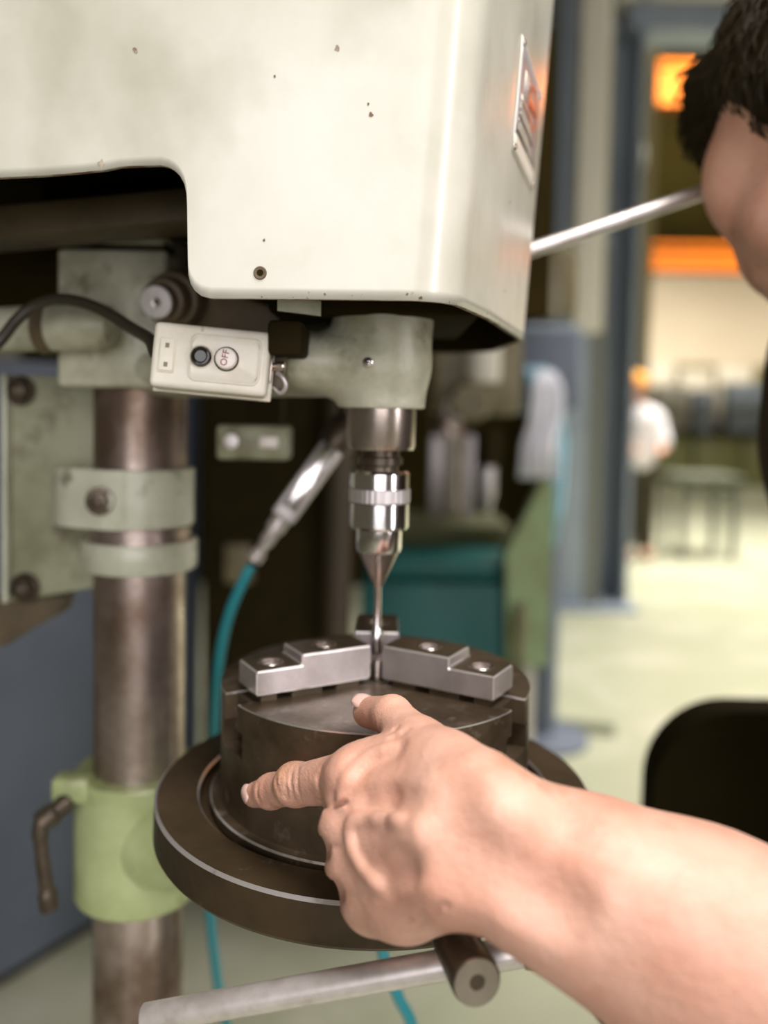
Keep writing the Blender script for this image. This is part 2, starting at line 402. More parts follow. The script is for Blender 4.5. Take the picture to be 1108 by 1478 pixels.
for px, py in [(-40, 266), (0, 262), (60, 258), (110, 253), (150, 248), (172, 243), (200, 241), (232, 239.5), (243, 242), (252, 247), (260, 255), (266, 266), (269, 280), (270, 300),
               (270.4, 330), (270.8, 360), (271.2, 385), (272, 398), (275, 410), (281, 420), (290, 427), (303, 430.5), (340, 432), (400, 433), (500, 433), (560, 433)]:
    s = s_of_px(px, py)
    outline.append((s, z_of(s, py) if px < 290 else max(ZCOV, z_of(s, py)) if px < 305 else ZCOV))
for i in range(1, len(outline)):
    if outline[i][0] <= outline[i-1][0]: outline[i] = (outline[i-1][0]+2e-4, outline[i][1])
s = outline[-1][0]
while s < cum[-1]-.006:
    s += .006; outline.append((s, ZCOV))
outline = [(0., outline[0][1])]+[o for o in outline if o[0] > .002]
bm = bmesh.new(); cols = []; NR = 14
for s, z0 in outline:
    cols.append([bm.verts.new(csurf(s, z0+(ZTOP-z0)*(k/NR)**1.5)) for k in range(NR+1)])
for a, b in zip(cols, cols[1:]):
    for k in range(NR): bm.faces.new((a[k], b[k], b[k+1], a[k+1]))
bm.faces.new([c[-1] for c in cols])
end = [cols[0][k] for k in range(NR+1)]+[cols[-1][k] for k in range(NR, -1, -1)]
cover = frombm(bm, 'head_cover', ['cover_paint', 'interior_shade', 'rust_edge'], DP, ang=50)
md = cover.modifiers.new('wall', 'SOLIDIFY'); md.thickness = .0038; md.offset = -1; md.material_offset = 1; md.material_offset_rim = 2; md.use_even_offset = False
# ---- screw hole in the cover, small screw
def cover_pt(px, py, off=0.):
    lo, hi = 0, .62; best = None
    for it in range(400):
        s = lo+(hi-lo)*it/399; p0 = csurf(s, 1.4); z = P(px, py, p0.y).z; p0 = csurf(s, z, off); d = abs(proj(p0)[0]-px)
        if best is None or d < best[0]: best = (d, s, z)
    return best[1], best[2]
s_, z_ = cover_pt(375, 394); c_ = csurf(s_, z_); n_ = (csurf(s_, z_, .01)-c_).normalized()
lathe('screw_hole', [(.0012, -.001), (.0017, .0004), (.0030, .0006), (.0034, .0001), (.0034, -.001)], c_, 'brown_iron', DP, n_, 20)
lathe('hole_shade', [(0, .00025), (.0019, .00025), (.0019, -.001)], c_, 'interior_shade', DP, n_, 16)  # near-black disc paints the shade of the hole, nothing is cut
for px_, py_, rr_ in ((147, 237, .0022), (195, 72, .0013), (383, 347, .0007), (535, 166, .0012), (529, 150, .0006), (488, 70, .0012), (395, 110, .0006), (467, 425, .0006), (585, 425, .0006), (735, 292, .0007), (728, 420, .0006)):
    s_, z_ = cover_pt(px_, py_); c_ = csurf(s_, z_, .0001); n_ = (csurf(s_, z_, .01)-c_).normalized(); x_, y_, _z = basis(n_)
    bm = bmesh.new(); vs = []
    for k in range(9):
        t = 2*PI*k/9; q_ = rr_*random.uniform(.55, 1.25); vs.append(bm.verts.new(c_+x_*q_*math.cos(t)+y_*q_*1.3*math.sin(t)))
    top = bm.faces.new(vs); bmesh.ops.extrude_face_region(bm, geom=[top]); bmesh.ops.translate(bm, verts=vs, vec=n_*.00012)
    frombm(bm, 'paint_chip', 'brown_iron' if rr_ < .001 else 'rust_edge', cover)
# ---- nameplate riveted on the curved side
sA, zA = cover_pt(751, 46); sB, zB = cover_pt(739, 219)
s0 = (sA+sB)/2; s1 = s0+.098; zt_, zb_ = zA, zB
def npt(u, v, off=.0006): # u along, v up
    z0 = zb_; return csurf(s0+(s1-s0)*u, z0+(zt_-z0)*v, off)
def npatch(name, u0, u1, v0, v1, off, mats, nu=14, nv=6, parent=None):
    bm = bmesh.new(); g = [[bm.verts.new(npt(u0+(u1-u0)*i/nu, v0+(v1-v0)*j/nv, off)) for j in range(nv+1)] for i in range(nu+1)]
    for i in range(nu):
        for j in range(nv): bm.faces.new((g[i][j], g[i+1][j], g[i+1][j+1], g[i][j+1]))
    o = frombm(bm, name, mats, parent); md = o.modifiers.new('t', 'SOLIDIFY'); md.thickness = .0004; md.offset = 1; return o
np_ = npatch('nameplate', 0, 1, 0, 1, .0007, 'plate_edge', parent=DP)
npatch('plate_field', .03, .97, .16, .975, .0012, 'plate_metal', parent=np_)
npatch('plate_band', .03, .97, .02, .16, .0012, 'plate_cream', parent=np_)
for k in range(9):
    v = .20+.036*k; u0 = .08+.02*(k % 3); u1 = .52+.30*((k*37) % 10)/10
    npatch('print_line', u0, u1, v, v+.012, .0016, 'plate_cream' if k % 4 else 'ink_dark', parent=np_, nu=10, nv=1)
npatch('print_box', .20, .36, .58, .80, .0016, 'plate_cream', parent=np_, nu=5, nv=2)
for k in range(4):
    npatch('print_stroke', .215+.035*k, .225+.035*k, .60+.03*(k % 2), .78-.03*(k % 3), .0019, 'plate_metal', parent=np_, nu=1, nv=2)
    npatch('print_stroke', .215, .345, .61+.05*k, .618+.05*k, .0019, 'plate_metal', parent=np_, nu=4, nv=1)
npatch('print_line', .12, .19, .46, .55, .0016, 'plate_cream', parent=np_, nu=3, nv=1)
bm = bmesh.new(); ring = []
for k in range(41):
    t = 2*PI*k/40; ring.append([bm.verts.new(npt(.62+.19*rr*math.cos(t), .66+.20*rr*math.sin(t), .0017)) for rr in (1, .84)])
for a, b in zip(ring, ring[1:]): bm.faces.new((a[0], b[0], b[1], a[1]))
frombm(bm, 'print_emblem', 'plate_red', np_)
npatch('print_emblem_bar', .50, .74, .62, .70, .0017, 'plate_red', parent=np_, nu=6, nv=1)
for u, v in ((.045, .955), (.045, .045), (.955, .955), (.955, .045)):
    c_ = npt(u, v, .0006); n_ = (npt(u, v, .01)-c_).normalized()
    lathe('rivet', [(.0026, 0), (.0022, .001), (.0011, .0017), (0, .0019)], c_, 'quill_steel', np_, n_, 14)
# ---- feed lever and hub
fa, fb = P(752, 366, .735), P(1075, 257, .735)
rod('feed_lever', fa, fb, .0062, 'rod_steel', DP)
lathe('lever_hub', [(0, -.07), (.020, -.07), (.020, -.012), (.012, -.006), (0, -.006)], fa+V((.002, 0, 0)), 'dark_iron', DP, (1, .0, .12), 24)
kn = fb; lathe('lever_knob', [(0, -.018), (.010, -.016), (.018, -.004), (.019, .006), (.013, .017), (0, .021)], kn, 'black_gloss', DP, fb-fa, 24)
# ---- gear head casting, boss and arm
zb, zt2 = ds(589), ds(440)
dirKS = V((Sx-Kx, Sy-Ky, 0)).normalized(); perp = V((dirKS.y, -dirKS.x, 0))
if perp.y > 0: perp = -perp
aL = V((Kx, Ky, 0))+dirKS*.03; aR = V((Sx, Sy, 0))
zarm0, zarm1 = ds(575), ds(478)
c_ = (aL+aR)/2
#GEARHEAD
box('head_top', (Sx-.005, Sy+.05, (ds(440)+ZCOV+.08)/2), .13, .17, ZCOV+.09-ds(455), 'interior_shade', DP, bev=.004)
box('guard_tab', P(432, 442, .47), .024, .004, .008, 'cast_green', DP, X=V((1, 0, -.1)).normalized())
sc = P(531, 523, Sy-.0342)
scn = V((-.15, -1, 0)).normalized()
scr = lathe('screw', [(.0030, -.001), (.0030, .0012), (.0022, .0019), (0, .0021)], sc, 'bright_steel', DP, scn, 20)
x, y, z = basis(scn)
bm = bmesh.new(); bm_box(bm, sc+z*.0020, .0034, .0007, .0006, x, y, z); bm_box(bm, sc+z*.0020, .0007, .0034, .0006, x, y, z); frombm(bm, 'screw_slot', 'ink_dark', scr)
# ---- column bracket block
yb = Ky-.048
a, b = P(82, 358, yb), P(240, 561, yb)
box('column_block', ((a.x+b.x)/2, Ky, (a.z+b.z)/2), b.x-a.x, .098, a.z-b.z, 'cast_green', DP, bev=.004, seg=3)
a2, b2 = P(80, 333, yb), P(237, 353, yb)
box('block_flange', ((a2.x+b2.x)/2, Ky, (a2.z+b2.z)/2), b2.x-a2.x, .10, a2.z-b2.z, 'cast_green', DP, bev=.002)
box('block_neck', ((a2.x+b2.x)/2, Ky, b2.z-.001), .084, .09, .006, 'dark_iron', DP)
box('top_plate', (Kx, Ky+.01, a2.z+.03), .12, .13, .06, 'interior_shade', DP, bev=.003)
# horizontal shaft housing on the left with the cable over it
sa, sb = P(-60, 478, .64), P(168, 470, .63)
L_ = (sb-sa).length
lathe('shaft_housing', [(0, 0), (.0165, 0), (.0172, L_-.06), (.0178, L_-.014), (.015, L_-.004), (.008, L_), (0, L_)], sa, 'cast_green', DP, sb-sa, 40)
lathe('housing_ring', [(.0165, 0), (.0195, .001), (.0195, .009), (.0165, .010)], sa.lerp(sb, .52), 'brown_iron', DP, sb-sa, 40)
# belt guard bar seen in the notch
ba, bb = P(-60, 338, .62), P(285, 306, .60)
box('belt_bar', (ba+bb)/2, (bb-ba).length, .05, .022, 'brown_iron', DP, X=(bb-ba).normalized(), Y=(0, 1, 0), Z=(bb-ba).normalized().cross(V((0, 1, 0)))*1, bev=.002)
box('motor_panel', (-.15, .80, 1.52), .60, .01, .26, 'interior_shade', DP)
# adjusting knob
ka, kb = P(262, 430, .645), P(226, 436, .600)
kx = (kb-ka).normalized(); kl = (kb-ka).length
kn_ = lathe('adjusting_knob', [(0, 0), (.0205, 0), (.0205, kl*.36), (.0195, kl*.42), (.0165, kl*.44), (.0165, kl*.72), (.0155, kl*.78), (.0125, kl*.80), (.0125, kl*.97), (.0118, kl), (0, kl)], ka, 'brown_iron', DP, kx, 40)
lathe('knob_face', [(.0118, .0), (.0112, .0012), (.004, .0014), (.003, .0006), (0, .0006)], kb, 'satin_steel', kn_, kx, 32)
lathe('knob_centre', [(.0022, .0006), (.0018, .0016), (0, .0017)], kb, 'ink_dark', kn_, kx, 12)
box('mounting_arm', P(352, 466, .655), .12, .03, .040, 'brown_iron', DP, X=V((1, -.25, -.35)).normalized(), Y=V((.25, 1, 0)).normalized(), bev=.004)
box('mounting_foot', P(418, 492, .505), .020, .05, .02, 'dark_iron', DP, bev=.003)
# ---- switch box
bx_ = V((1, .06, -.075)).normalized(); by_ = V((-.05, 1, -.10)); by_ = (by_-bx_*by_.dot(bx_)).normalized(); bz_ = bx_.cross(by_)
BC = P(303, 517.5, .478)   # centre of the front face
Bp = lambda u, v, w: BC+bx_*u+bz_*v+by_*w
bw, bh = .0655, .0370
sw = box('switch_box', Bp(0, 0, .0085), bw, .017, bh, 'box_cream', DP, X=bx_, Y=by_, Z=bz_, bev=.0032, seg=4)
box('box_flange', Bp(.0005, 0, .0178), bw+.0025, .0016, bh+.002, 'box_cream', sw, X=bx_, Y=by_, Z=bz_, bev=.0006)
box('box_back', Bp(.001, 0, .0275), bw-.001, .018, bh-.001, 'box_tan', sw, X=bx_, Y=by_, Z=bz_, bev=.002)
# raised frame round the buttons: a recessed panel outlined by a moulding
def loop2d(w, h, r, n=6, cx=0, cy=0):
    out = []
    for (sx, sy, a0) in ((1, 1, 0), (-1, 1, 90), (-1, -1, 180), (1, -1, 270)):
        for k in range(n+1):
            t = math.radians(a0+90*k/n); out.append((cx+sx*(w/2-r)+r*math.cos(t), cy+sy*(h/2-r)+r*math.sin(t)))
    return out
def frame_ring(name, loops, mats, parent):   # loops: list of (w,h,r,cx,cy,depth)
    bm = bmesh.new(); rs = []
    for w, h, r, cx, cy, d in loops: rs.append([bm.verts.new(Bp(a, b, d)) for a, b in loop2d(w, h, r, 6, cx, cy)])
    for a, b in zip(rs, rs[1:]):
        for k in range(len(a)): bm.faces.new((a[k], a[(k+1) % len(a)], b[(k+1) % len(b)], b[k]))
    bm.faces.new(rs[-1]); return frombm(bm, name, mats, parent, ang=25)
frame_ring('button_panel', [(.0405, .0275, .0045, .0085, 0, .0006), (.0395, .0265, .0045, .0085, 0, -.0010), (.0380, .025, .004, .0085, 0, -.0012), (.0375, .0195, .003, .0085, 0, -.0002)], ['box_cream'], sw)
frame_ring('label_window', [(.0095, .0200, .001, -.0240, -.0002, .0004), (.0093, .0198, .001, -.0240, -.0002, -.0006), (.0087, .0192, .001, -.0240, -.0002, -.0006)], ['box_tan'], sw)
frame_ring('label_plate', [(.0078, .0180, .001, -.0240, -.0002, -.0004), (.0076, .0178, .001, -.0240, -.0002, -.0011), (.0072, .0174, .001, -.0240, -.0002, -.0012)], ['box_cream'], sw)
for v in (.005, -.0058): box('label_mark', Bp(-.0240, v, -.0013), .0022, .0003, .0026, 'press_olive', sw, X=bx_, Y=by_, Z=bz_)
for u, m_, r_, hh, nm in ((-.0050, 'black_gloss', .0058, .0040, 'on_button'), (.0092, 'off_white', .0060, .0050, 'off_button')):
    lathe('button_collar', [(r_+.0010, .0010), (r_+.0010, -.0008), (r_+.0002, -.0010), (r_+.0002, .0006)], Bp(u, .0005, 0), 'ink_dark' if nm == 'off_button' else 'box_tan', sw, by_, 28)
    lathe(nm, [(r_, .0015), (r_, -hh+.0012), (r_-.0005, -hh+.0003), (r_-.0014, -hh), (0, -hh)] if nm == 'off_button' else [(r_, .0015), (r_, -hh+.0018), (r_-.0008, -hh+.0006), (r_-.0018, -hh+.0004), (r_-.0026, -hh+.0012), (0, -hh+.0014)], Bp(u, .0005, 0), m_, sw, by_, 28)
tx = (bz_*1.0+bx_*.12).normalized(); ty = (-bx_*1.0+bz_*.12).normalized()
me = text_mesh('OFF', .0052, Bp(.0090, .0005, -.0052), tx, ty); link('lettering', me, 'ink_red', sw, smooth=False)
box('latch_plate', Bp(bw/2+.0008, -.001, .0125), .0012, .0045, .016, 'quill_steel', sw, X=bx_, Y=by_, Z=bz_, bev=.0004)
rod('latch_pin', Bp(bw/2-.001, .001, .0180), Bp(bw/2+.0085, .002, .0150), .0030, 'quill_steel', sw, ch=.25)
tube('latch_loop', [Bp(bw/2+.004, -.002, .018), Bp(bw/2+.008, -.005, .015), Bp(bw/2+.010, -.010, .016), Bp(bw/2+.007, -.0135, .019), Bp(bw/2+.002, -.010, .021)], .0014, 'satin_steel', sw, 10)
box('latch_hasp', Bp(bw/2+.005, -.001, .0235), .009, .008, .022, 'brown_iron', sw, X=bx_, Y=by_, Z=bz_, bev=.002)
# ---- quill, drill chuck
lathe('quill', [(0, ds(560)), (.0226, ds(560)), (.0226, ds(644)), (.0216, ds(650)), (.0135, ds(651)), (0, ds(651))], (Sx, Sy, 0), 'quill_steel', DP, n=64)
lathe('spindle_nose', [(.0125, ds(648)), (.0125, ds(660)), (.0145, ds(662)), (.0145, ds(672)), (.0120, ds(674)), (.0120, ds(683)), (0, ds(683))], (Sx, Sy, 0), 'dark_rod', DP, n=40)
dc = lathe('drill_chuck', [(0, ds(681)), (.0178, ds(681)), (.0192, ds(685)), (.0192, ds(707)), (.0170, ds(708)), (.0170, ds(728)), (.0194, ds(729)), (.0194, ds(763)), (.0183, ds(767)), (.0150, ds(768)), (.0150, ds(796)), (.0142, ds(801)), (.0115, ds(802)), (.010, ds(792)), (0, ds(790))], (Sx, Sy, 0), 'bright_steel', DP, n=64, ang=30)
bm = bmesh.new(); N_ = 72; rr = []
for h, r in ((707, .0172), (708, .0197), (727, .0197), (728, .0172)):
    rr.append([bm.verts.new((Sx+(r+(.00025 if i % 2 and r > .019 else 0))*math.cos(2*PI*i/N_), Sy+(r+(.00025 if i % 2 and r > .019 else 0))*math.sin(2*PI*i/N_), ds(h))) for i in range(N_)])
for a, b in zip(rr, rr[1:]):
    for i in range(N_): bm.faces.new((a[i], a[(i+1) % N_], b[(i+1) % N_], b[i]))
frombm(bm, 'knurled_ring', 'satin_steel', dc, ang=10)
for k, th in enumerate((205, 335, 90)):
    t = math.radians(th); u = V((math.cos(t), math.sin(t), 0)); w = V((-u.y, u.x, 0)); o = V((Sx, Sy, 0)); bm = bmesh.new()
    sec = []
    for h, r0, r1, hw in ((795, .0035, .0125, .0036), (806, .0033, .0120, .0036), (846, .0022, .0040, .0016), (853, .0020, .0027, .0010)):
        zc = V((0, 0, ds(h))); sec.append([bm.verts.new(o+zc+u*r0-w*hw*.5), bm.verts.new(o+zc+u*r1-w*hw), bm.verts.new(o+zc+u*(r1+.0004)), bm.verts.new(o+zc+u*r1+w*hw), bm.verts.new(o+zc+u*r0+w*hw*.5)])
    for a, b in zip(sec, sec[1:]):
        for i in range(5): bm.faces.new((a[i], a[(i+1) % 5], b[(i+1) % 5], b[i]))
    bm.faces.new(sec[0]); bm.faces.new(sec[-1])
    frombm(bm, 'gripping_jaw', 'quill_steel', dc)
em = lathe('cutting_tool', [(0, ds(795)), (.0030, ds(795)), (.0030, ds(842)), (.0024, ds(858)), (.0024, ds(912)), (.0028, ds(916)), (.0039, ds(921)), (.0040, ds(949)), (.0034, ds(952)), (0, ds(952))], (Sx, Sy, 0), 'bright_steel', None, n=28)
tag(em, 'slim polished steel milling cutter held in the drill chuck', 'cutting tool')
# ---- bracket plate, clamp rings
yp = .735
bm = bmesh.new()
pl = [P(8, 541, yp), P(150, 545, yp), P(170, 842, yp), P(22, 868, yp), P(8, 866, yp)]
f0 = [bm.verts.new(p) for p in pl]; f1 = [bm.verts.new(p+V((0, .012, 0))) for p in pl]
bm.faces.new(f0); bm.faces.new(list(reversed(f1)))
for i in range(5): bm.faces.new((f0[i], f1[i], f1[(i+1) % 5], f0[(i+1) % 5]))
bmesh.ops.bevel(bm, geom=bm.edges[:], offset=.0015, segments=2, affect='EDGES')
mp = frombm(bm, 'mounting_plate', 'grey_green', DP)
a = P(9, 700, yp-.006); box('plate_rim', (a.x, yp-.004, (pl[0].z+pl[4].z)/2), .0045, .014, pl[0].z-pl[4].z, 'band_green', DP, bev=.001)
for px, py in ((31, 564), (37, 848)): hexbolt('plate_bolt', P(px, py, yp), (-.1, -1, 0), .0092, .009, 'dark_rod', DP)
pb = [P(-40, 868, yp+.01), P(92, 862, yp+.01), P(84, 888, yp+.01), P(50, 905, yp+.01), P(10, 932, yp+.01), P(-40, 935, yp+.01)]
bm = bmesh.new(); f0 = [bm.verts.new(p) for p in pb]; f1 = [bm.verts.new(p+V((0, .03, 0))) for p in pb]
bm.faces.new(f0); bm.faces.new(list(reversed(f1)))
for i in range(6): bm.faces.new((f0[i], f1[i], f1[(i+1) % 6], f0[(i+1) % 6]))
frombm(bm, 'rusty_lug', 'brown_iron', DP)
z0, z1 = dk(763), dk(678)
lathe('clamp_band', [(.0378, z0), (.0425, z0), (.0438, z0+.001), (.0438, z1-.001), (.0425, z1), (.0378, z1)], (Kx, Ky, 0), 'band_green', DP, n=64)
e0, e1 = P(76, 676, .672), P(168, 757, .672)
bm = bmesh.new()
path = [P(76, 715, .70), P(80, 715, .682), P(92, 717, .672), P(120, 719, .664), P(150, 720, .6565), P(180, 721, .6552)]
path = catmull(path, 5); hz = (z1-z0)/2
def ribbon(bm, path, hz, th, up=V((0, 0, 1))):
    L0 = []
    for i, p in enumerate(path):
        t = (path[min(i+1, len(path)-1)]-path[max(i-1, 0)]).normalized(); n = t.cross(up).normalized()
        L0.append([bm.verts.new(p+up*hz), bm.verts.new(p-up*hz), bm.verts.new(p-up*hz-n*th), bm.verts.new(p+up*hz-n*th)])
    for a, b in zip(L0, L0[1:]):
        for k in range(4): bm.faces.new((a[k], a[(k+1) % 4], b[(k+1) % 4], b[k]))
    bm.faces.new(L0[0]); bm.faces.new(list(reversed(L0[-1])))
for p in path: p.z = (z0+z1)/2
ribbon(bm, path, hz, .006); frombm(bm, 'clamp_ear', 'band_green', DP)
bo = P(146, 722, .660)
lathe('bolt_boss', [(0, -.004), (.013, -.004), (.0125, .003), (.011, .0045), (0, .0045)], bo, 'band_green', DP, (-.25, -1, 0), 28)
hexbolt('clamp_bolt', bo+V((.001, -.005, 0)), (.1, -1, 0), .0078, .008, 'dark_rod', DP)
lathe('stop_ring', [(.0378, dk(828)), (.0455, dk(828)), (.0468, dk(825)), (.0468, dk(788)), (.0455, dk(785)), (.0378, dk(785))], (Kx, Ky, 0), 'band_green', DP, n=64)
lathe('ring_seat', [(.0378, dk(785)), (.041, dk(785)), (.041, dk(766)), (.0378, dk(766))], (Kx, Ky, 0), 'column_steel', DP, n=48)
# ---- table collar with arm, lever
zc0, zc1 = P(203, 1334, Ky-.052).z, P(203, 1146, Ky-.052).z
lathe('table_collar', [(.0378, zc0), (.0505, zc0), (.0522, zc0+.002), (.0522, zc1-.002), (.0505, zc1), (.0378, zc1)], (Kx, Ky, 0), 'light_green', DP, n=64)
za = P(240, 1252, .64).z
A0 = V((Kx, Ky, za))+dirKS*.02; A1 = V((Sx, Sy, ZT-.055))-dirKS*.02
La = (A1-A0).length
lathe('table_arm', [(0, 0), (.042, 0), (.040, .030), (.0345, .042), (.032, .052), (.0305, .07), (.028, La), (0, La)], A0, 'light_green', DP, A1-A0, 40)
ZB = ZT-.0245
lathe('table_hub', [(0, ZB), (.045, ZB), (.042, ZB-.03), (.038, ZB-.06), (0, ZB-.06)], (Sx, Sy, 0), 'light_green', DP, n=40)
lug = P(92, 1142, .665)
box('collar_lug', lug+V((.008, 0, .004)), .03, .022, .02, 'light_green', DP, bev=.004)
lb = P(90, 1166, .648)
hexbolt('lock_bolt', lb+V((0, .012, 0)), (-.2, -1, .0), .008, .010, 'dark_rod', DP, washer=False)
lv = tube('lock_lever', [P(98, 1158, .652), P(80, 1172, .645), P(62, 1186, .640), P(58, 1200, .638), P(61, 1240, .637), P(67, 1280, .636), P(71, 1312, .636)], [.0075]*9+[.0090]*9+[.0062]*9+[.0052]*6+[.0055]*9+[.0072]*6+[.0070]*1, 'dark_rod', DP, 14)
# ---- round table
table = lathe('table', [(0, ZT-.008), (.1125, ZT-.008), (.1130, ZT-.0075), (.1132, ZT-.0010), (.1142, ZT), (.1390, ZT), (.1408, ZT-.0016), (.1412, ZB+.002), (.1400, ZB), (0, ZB)], (Sx, Sy, 0),
              ['table_steel', 'worn_edge'], DP, n=128, mi=[0, 0, 0, 1, 0, 1, 0, 0, 0], ang=25)
# ---- T-bar handle below
h0, h1 = P(636, 1318, .400), P(688, 1417, .342)
hx = (h1-h0).normalized(); hl = (h1-h0).length
sh = V((h0.x, Sy-.09, h0.z-.004))
lathe('handle_hub', [(0, 0), (.0088, 0), (.0088, hl*.30), (.0100, hl*.32), (.0108, hl*.9), (.0108, hl*.97), (.0102, hl), (0, hl)], h0, 'dark_rod', DP, hx, 36)
lathe('hub_face', [(.0101, 0), (.0096, .0006), (.0034, .0006), (.0026, -.0012), (0, -.0013)], h1, 'quill_steel', DP, hx, 32)
rod('handle_shaft', h0+hx*.004, V((h0.x+.0, Sy-.05, ZB-.022)), .007, 'dark_rod', DP)
t0, t1 = P(208, 1470, .392), P(772, 1369, .366)
rod('handle_bar', t0, t1, .0066, 'rod_steel', DP, 28)
lathe('bar_knob', [(0, -.012), (.0075, -.010), (.0105, -.002), (.0105, .004), (.007, .011), (0, .013)], t1+(t1-t0).normalized()*.004, 'black_gloss', DP, t1-t0, 24)
# ---- rear bracket with two screws, under the arm
rb = thing('air_bracket', P(370, 640, .74), 'small grey green bracket with two screws behind the switch box', 'bracket')
a = P(368, 638, .73); box('bracket_body', a, .062, .03, .030, 'grey_green', rb, bev=.004)
box('bracket_post', a+V((.005, .03, .06)), .03, .03, .14, 'dark_iron', rb)
lathe('bracket_screw', [(.0065, 0), (.006, .003), (.003, .0035), (.0025, .002), (0, .002)], P(334, 637, .714), 'satin_steel', rb, (0, -1, 0), 20)
box('bracket_stud', P(388, 638, .712), .016, .008, .010, 'off_white', rb, bev=.002)

# ------------------------------------------------------------------ three-jaw chuck on the table
CH = thing('three_jaw_chuck', (Sx, Sy, ZT-.008), 'heavy round steel three-jaw chuck standing on the drill press table', 'chuck')
R_CH = .1
zl0 = ZT-.008; H = ZC-zl0
lathe('chuck_body', [(0, zl0), (.1055, zl0), (.1065, zl0+.001), (.1065, zl0+.0065), (.1055, zl0+.0075), (R_CH, zl0+.0078), (R_CH, ZC-.032), (0, ZC-.032)], (Sx, Sy, 0), ['chuck_steel', 'worn_edge'], CH, n=128, ang=30, mi=[0, 0, 0, 1, 0, 0, 0])
def sector(bm, th0, hw, z0, z1, rb, bev, R=R_CH):
    al, be = th0-PI/3, th0+PI/3; o = V((Sx, Sy, 0)); pts = []
    def on(th, sgn, r):
        t = math.sqrt(r*r-hw*hw); u = (math.cos(th), math.sin(th)); n = (-u[1]*sgn, u[0]*sgn)
        return (u[0]*t+n[0]*hw, u[1]*t+n[1]*hw)
    a0, a1 = al+math.asin(hw/R), be-math.asin(hw/R)
    pts.append(on(al, 1, rb))
    for k in range(41): t = a0+(a1-a0)*k/40; pts.append((R*math.cos(t), R*math.sin(t)))
    pts.append(on(be, -1, rb))
    b0, b1 = be-math.asin(hw/rb), al+math.asin(hw/rb)
    for k in range(1, 8): t = b0+(b1-b0)*k/8; pts.append((rb*math.cos(t), rb*math.sin(t)))
    bm_prism(bm, pts, z1-z0, lambda a, b, c: o+V((a, b, z0+c)), bev=bev, seg=2, bmat=1)
for k in range(3):
    th = math.radians(270+120*k); bm = bmesh.new()
    sector(bm, th, .0165, ZC-.032, ZC-.016, .020, 0)
    sector(bm, th, .0105, ZC-.016, ZC, .018, .0010)
    frombm(bm, 'body_segment', ['chuck_steel', 'worn_edge'], CH, ang=25)
lathe('centre_bush', [(.0075, ZC-.030), (.0075, ZC-.002), (.0085, ZC-.001), (.0125, ZC-.001), (.0135, ZC-.003), (.0135, ZC-.031), (0, ZC-.031)], (Sx, Sy, 0), 'dark_rod', CH, n=32)
lathe('centre_pin', [(0, ZC-.032), (.0042, ZC-.032), (.0042, ZC+.008), (.0034, ZC+.0095), (0, ZC+.0098)], (Sx+.001, Sy+.004, 0), 'quill_steel', CH, n=20)
bits = [(.72, .08), (.30, -.7)]
for k, deg in enumerate((210, 330, 90)):
    t = math.radians(deg); u = V((math.cos(t), math.sin(t), 0)); w = V((-u.y, u.x, 0)); o = V((Sx, Sy, ZC))
    JZ = .0040
    prof = [(.0125, 0), (.0895, 0), (.0895, .0150), (.0600, .0150), (.0600, .0215), (.0125, .0215)]
    bm = bmesh.new(); bm_prism(bm, prof, .030, lambda a, b, c: o+u*a+V((0, 0, JZ+b))+w*(c-.015))
    bmesh.ops.recalc_face_normals(bm, faces=bm.faces[:])
    bmesh.ops.bevel(bm, geom=bm.edges[:], offset=.0009, segments=2, affect='EDGES', material=2)
    bm.normal_update()
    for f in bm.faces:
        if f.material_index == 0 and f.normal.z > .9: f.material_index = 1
    j = frombm(bm, 'jaw', ['jaw_steel', 'jaw_dark', 'worn_edge'], CH, ang=30)
    cut = []
    for uu, zz_ in ((.0745, .015), (.0385, .0215)):
        cut.append(lathe('cutter', [(0, zz_-.0095), (.0068, zz_-.0095), (.0068, zz_+.004), (0, zz_+.004)], o+u*uu+V((0, 0, JZ)), 'jaw_dark', None, n=32))
    boolean_cut(j, cut)
    for uu, zz_ in ((.0745, .015), (.0385, .0215)):
        bb_ = o+u*uu+V((0, 0, JZ))
        lathe('jaw_bolt', [(.0058, zz_-.010), (.0058, zz_-.0022), (.0052, zz_-.0016), (.0032, zz_-.0016), (.0030, zz_-.005), (0, zz_-.005)], bb_, 'satin_steel', j, n=6*4)
        lathe('hole_rim', [(.0067, zz_-.002), (.0067, zz_+.0003), (.0078, zz_+.00035), (.0082, zz_-.0001)], bb_, 'quill_steel', j, n=28)
    # master jaw in the slot with its keys
    bm = bmesh.new()
    bm_prism(bm, [(-.0098, 0), (.0098, 0), (.0098, .0155), (-.0098, .0155)], .072, lambda a, b, c: o+w*a+V((0, 0, b-.016))+u*(.020+c))
    bm_prism(bm, [(-.0155, 0), (.0155, 0), (.0155, .013), (-.0155, .013)], .068, lambda a, b, c: o+w*a+V((0, 0, b-.030))+u*(.020+c))
    for u0, u1 in ((.020, .036), (.046, .066), (.076, .086)):
        bm_prism(bm, [(-.0135, 0), (.0135, 0), (.0135, .0048), (-.0135, .0048)], u1-u0, lambda a, b, c, u0=u0: o+w*a+V((0, 0, b-.0005))+u*(u0+c))
    frombm(bm, 'master_jaw', 'jaw_dark', CH)

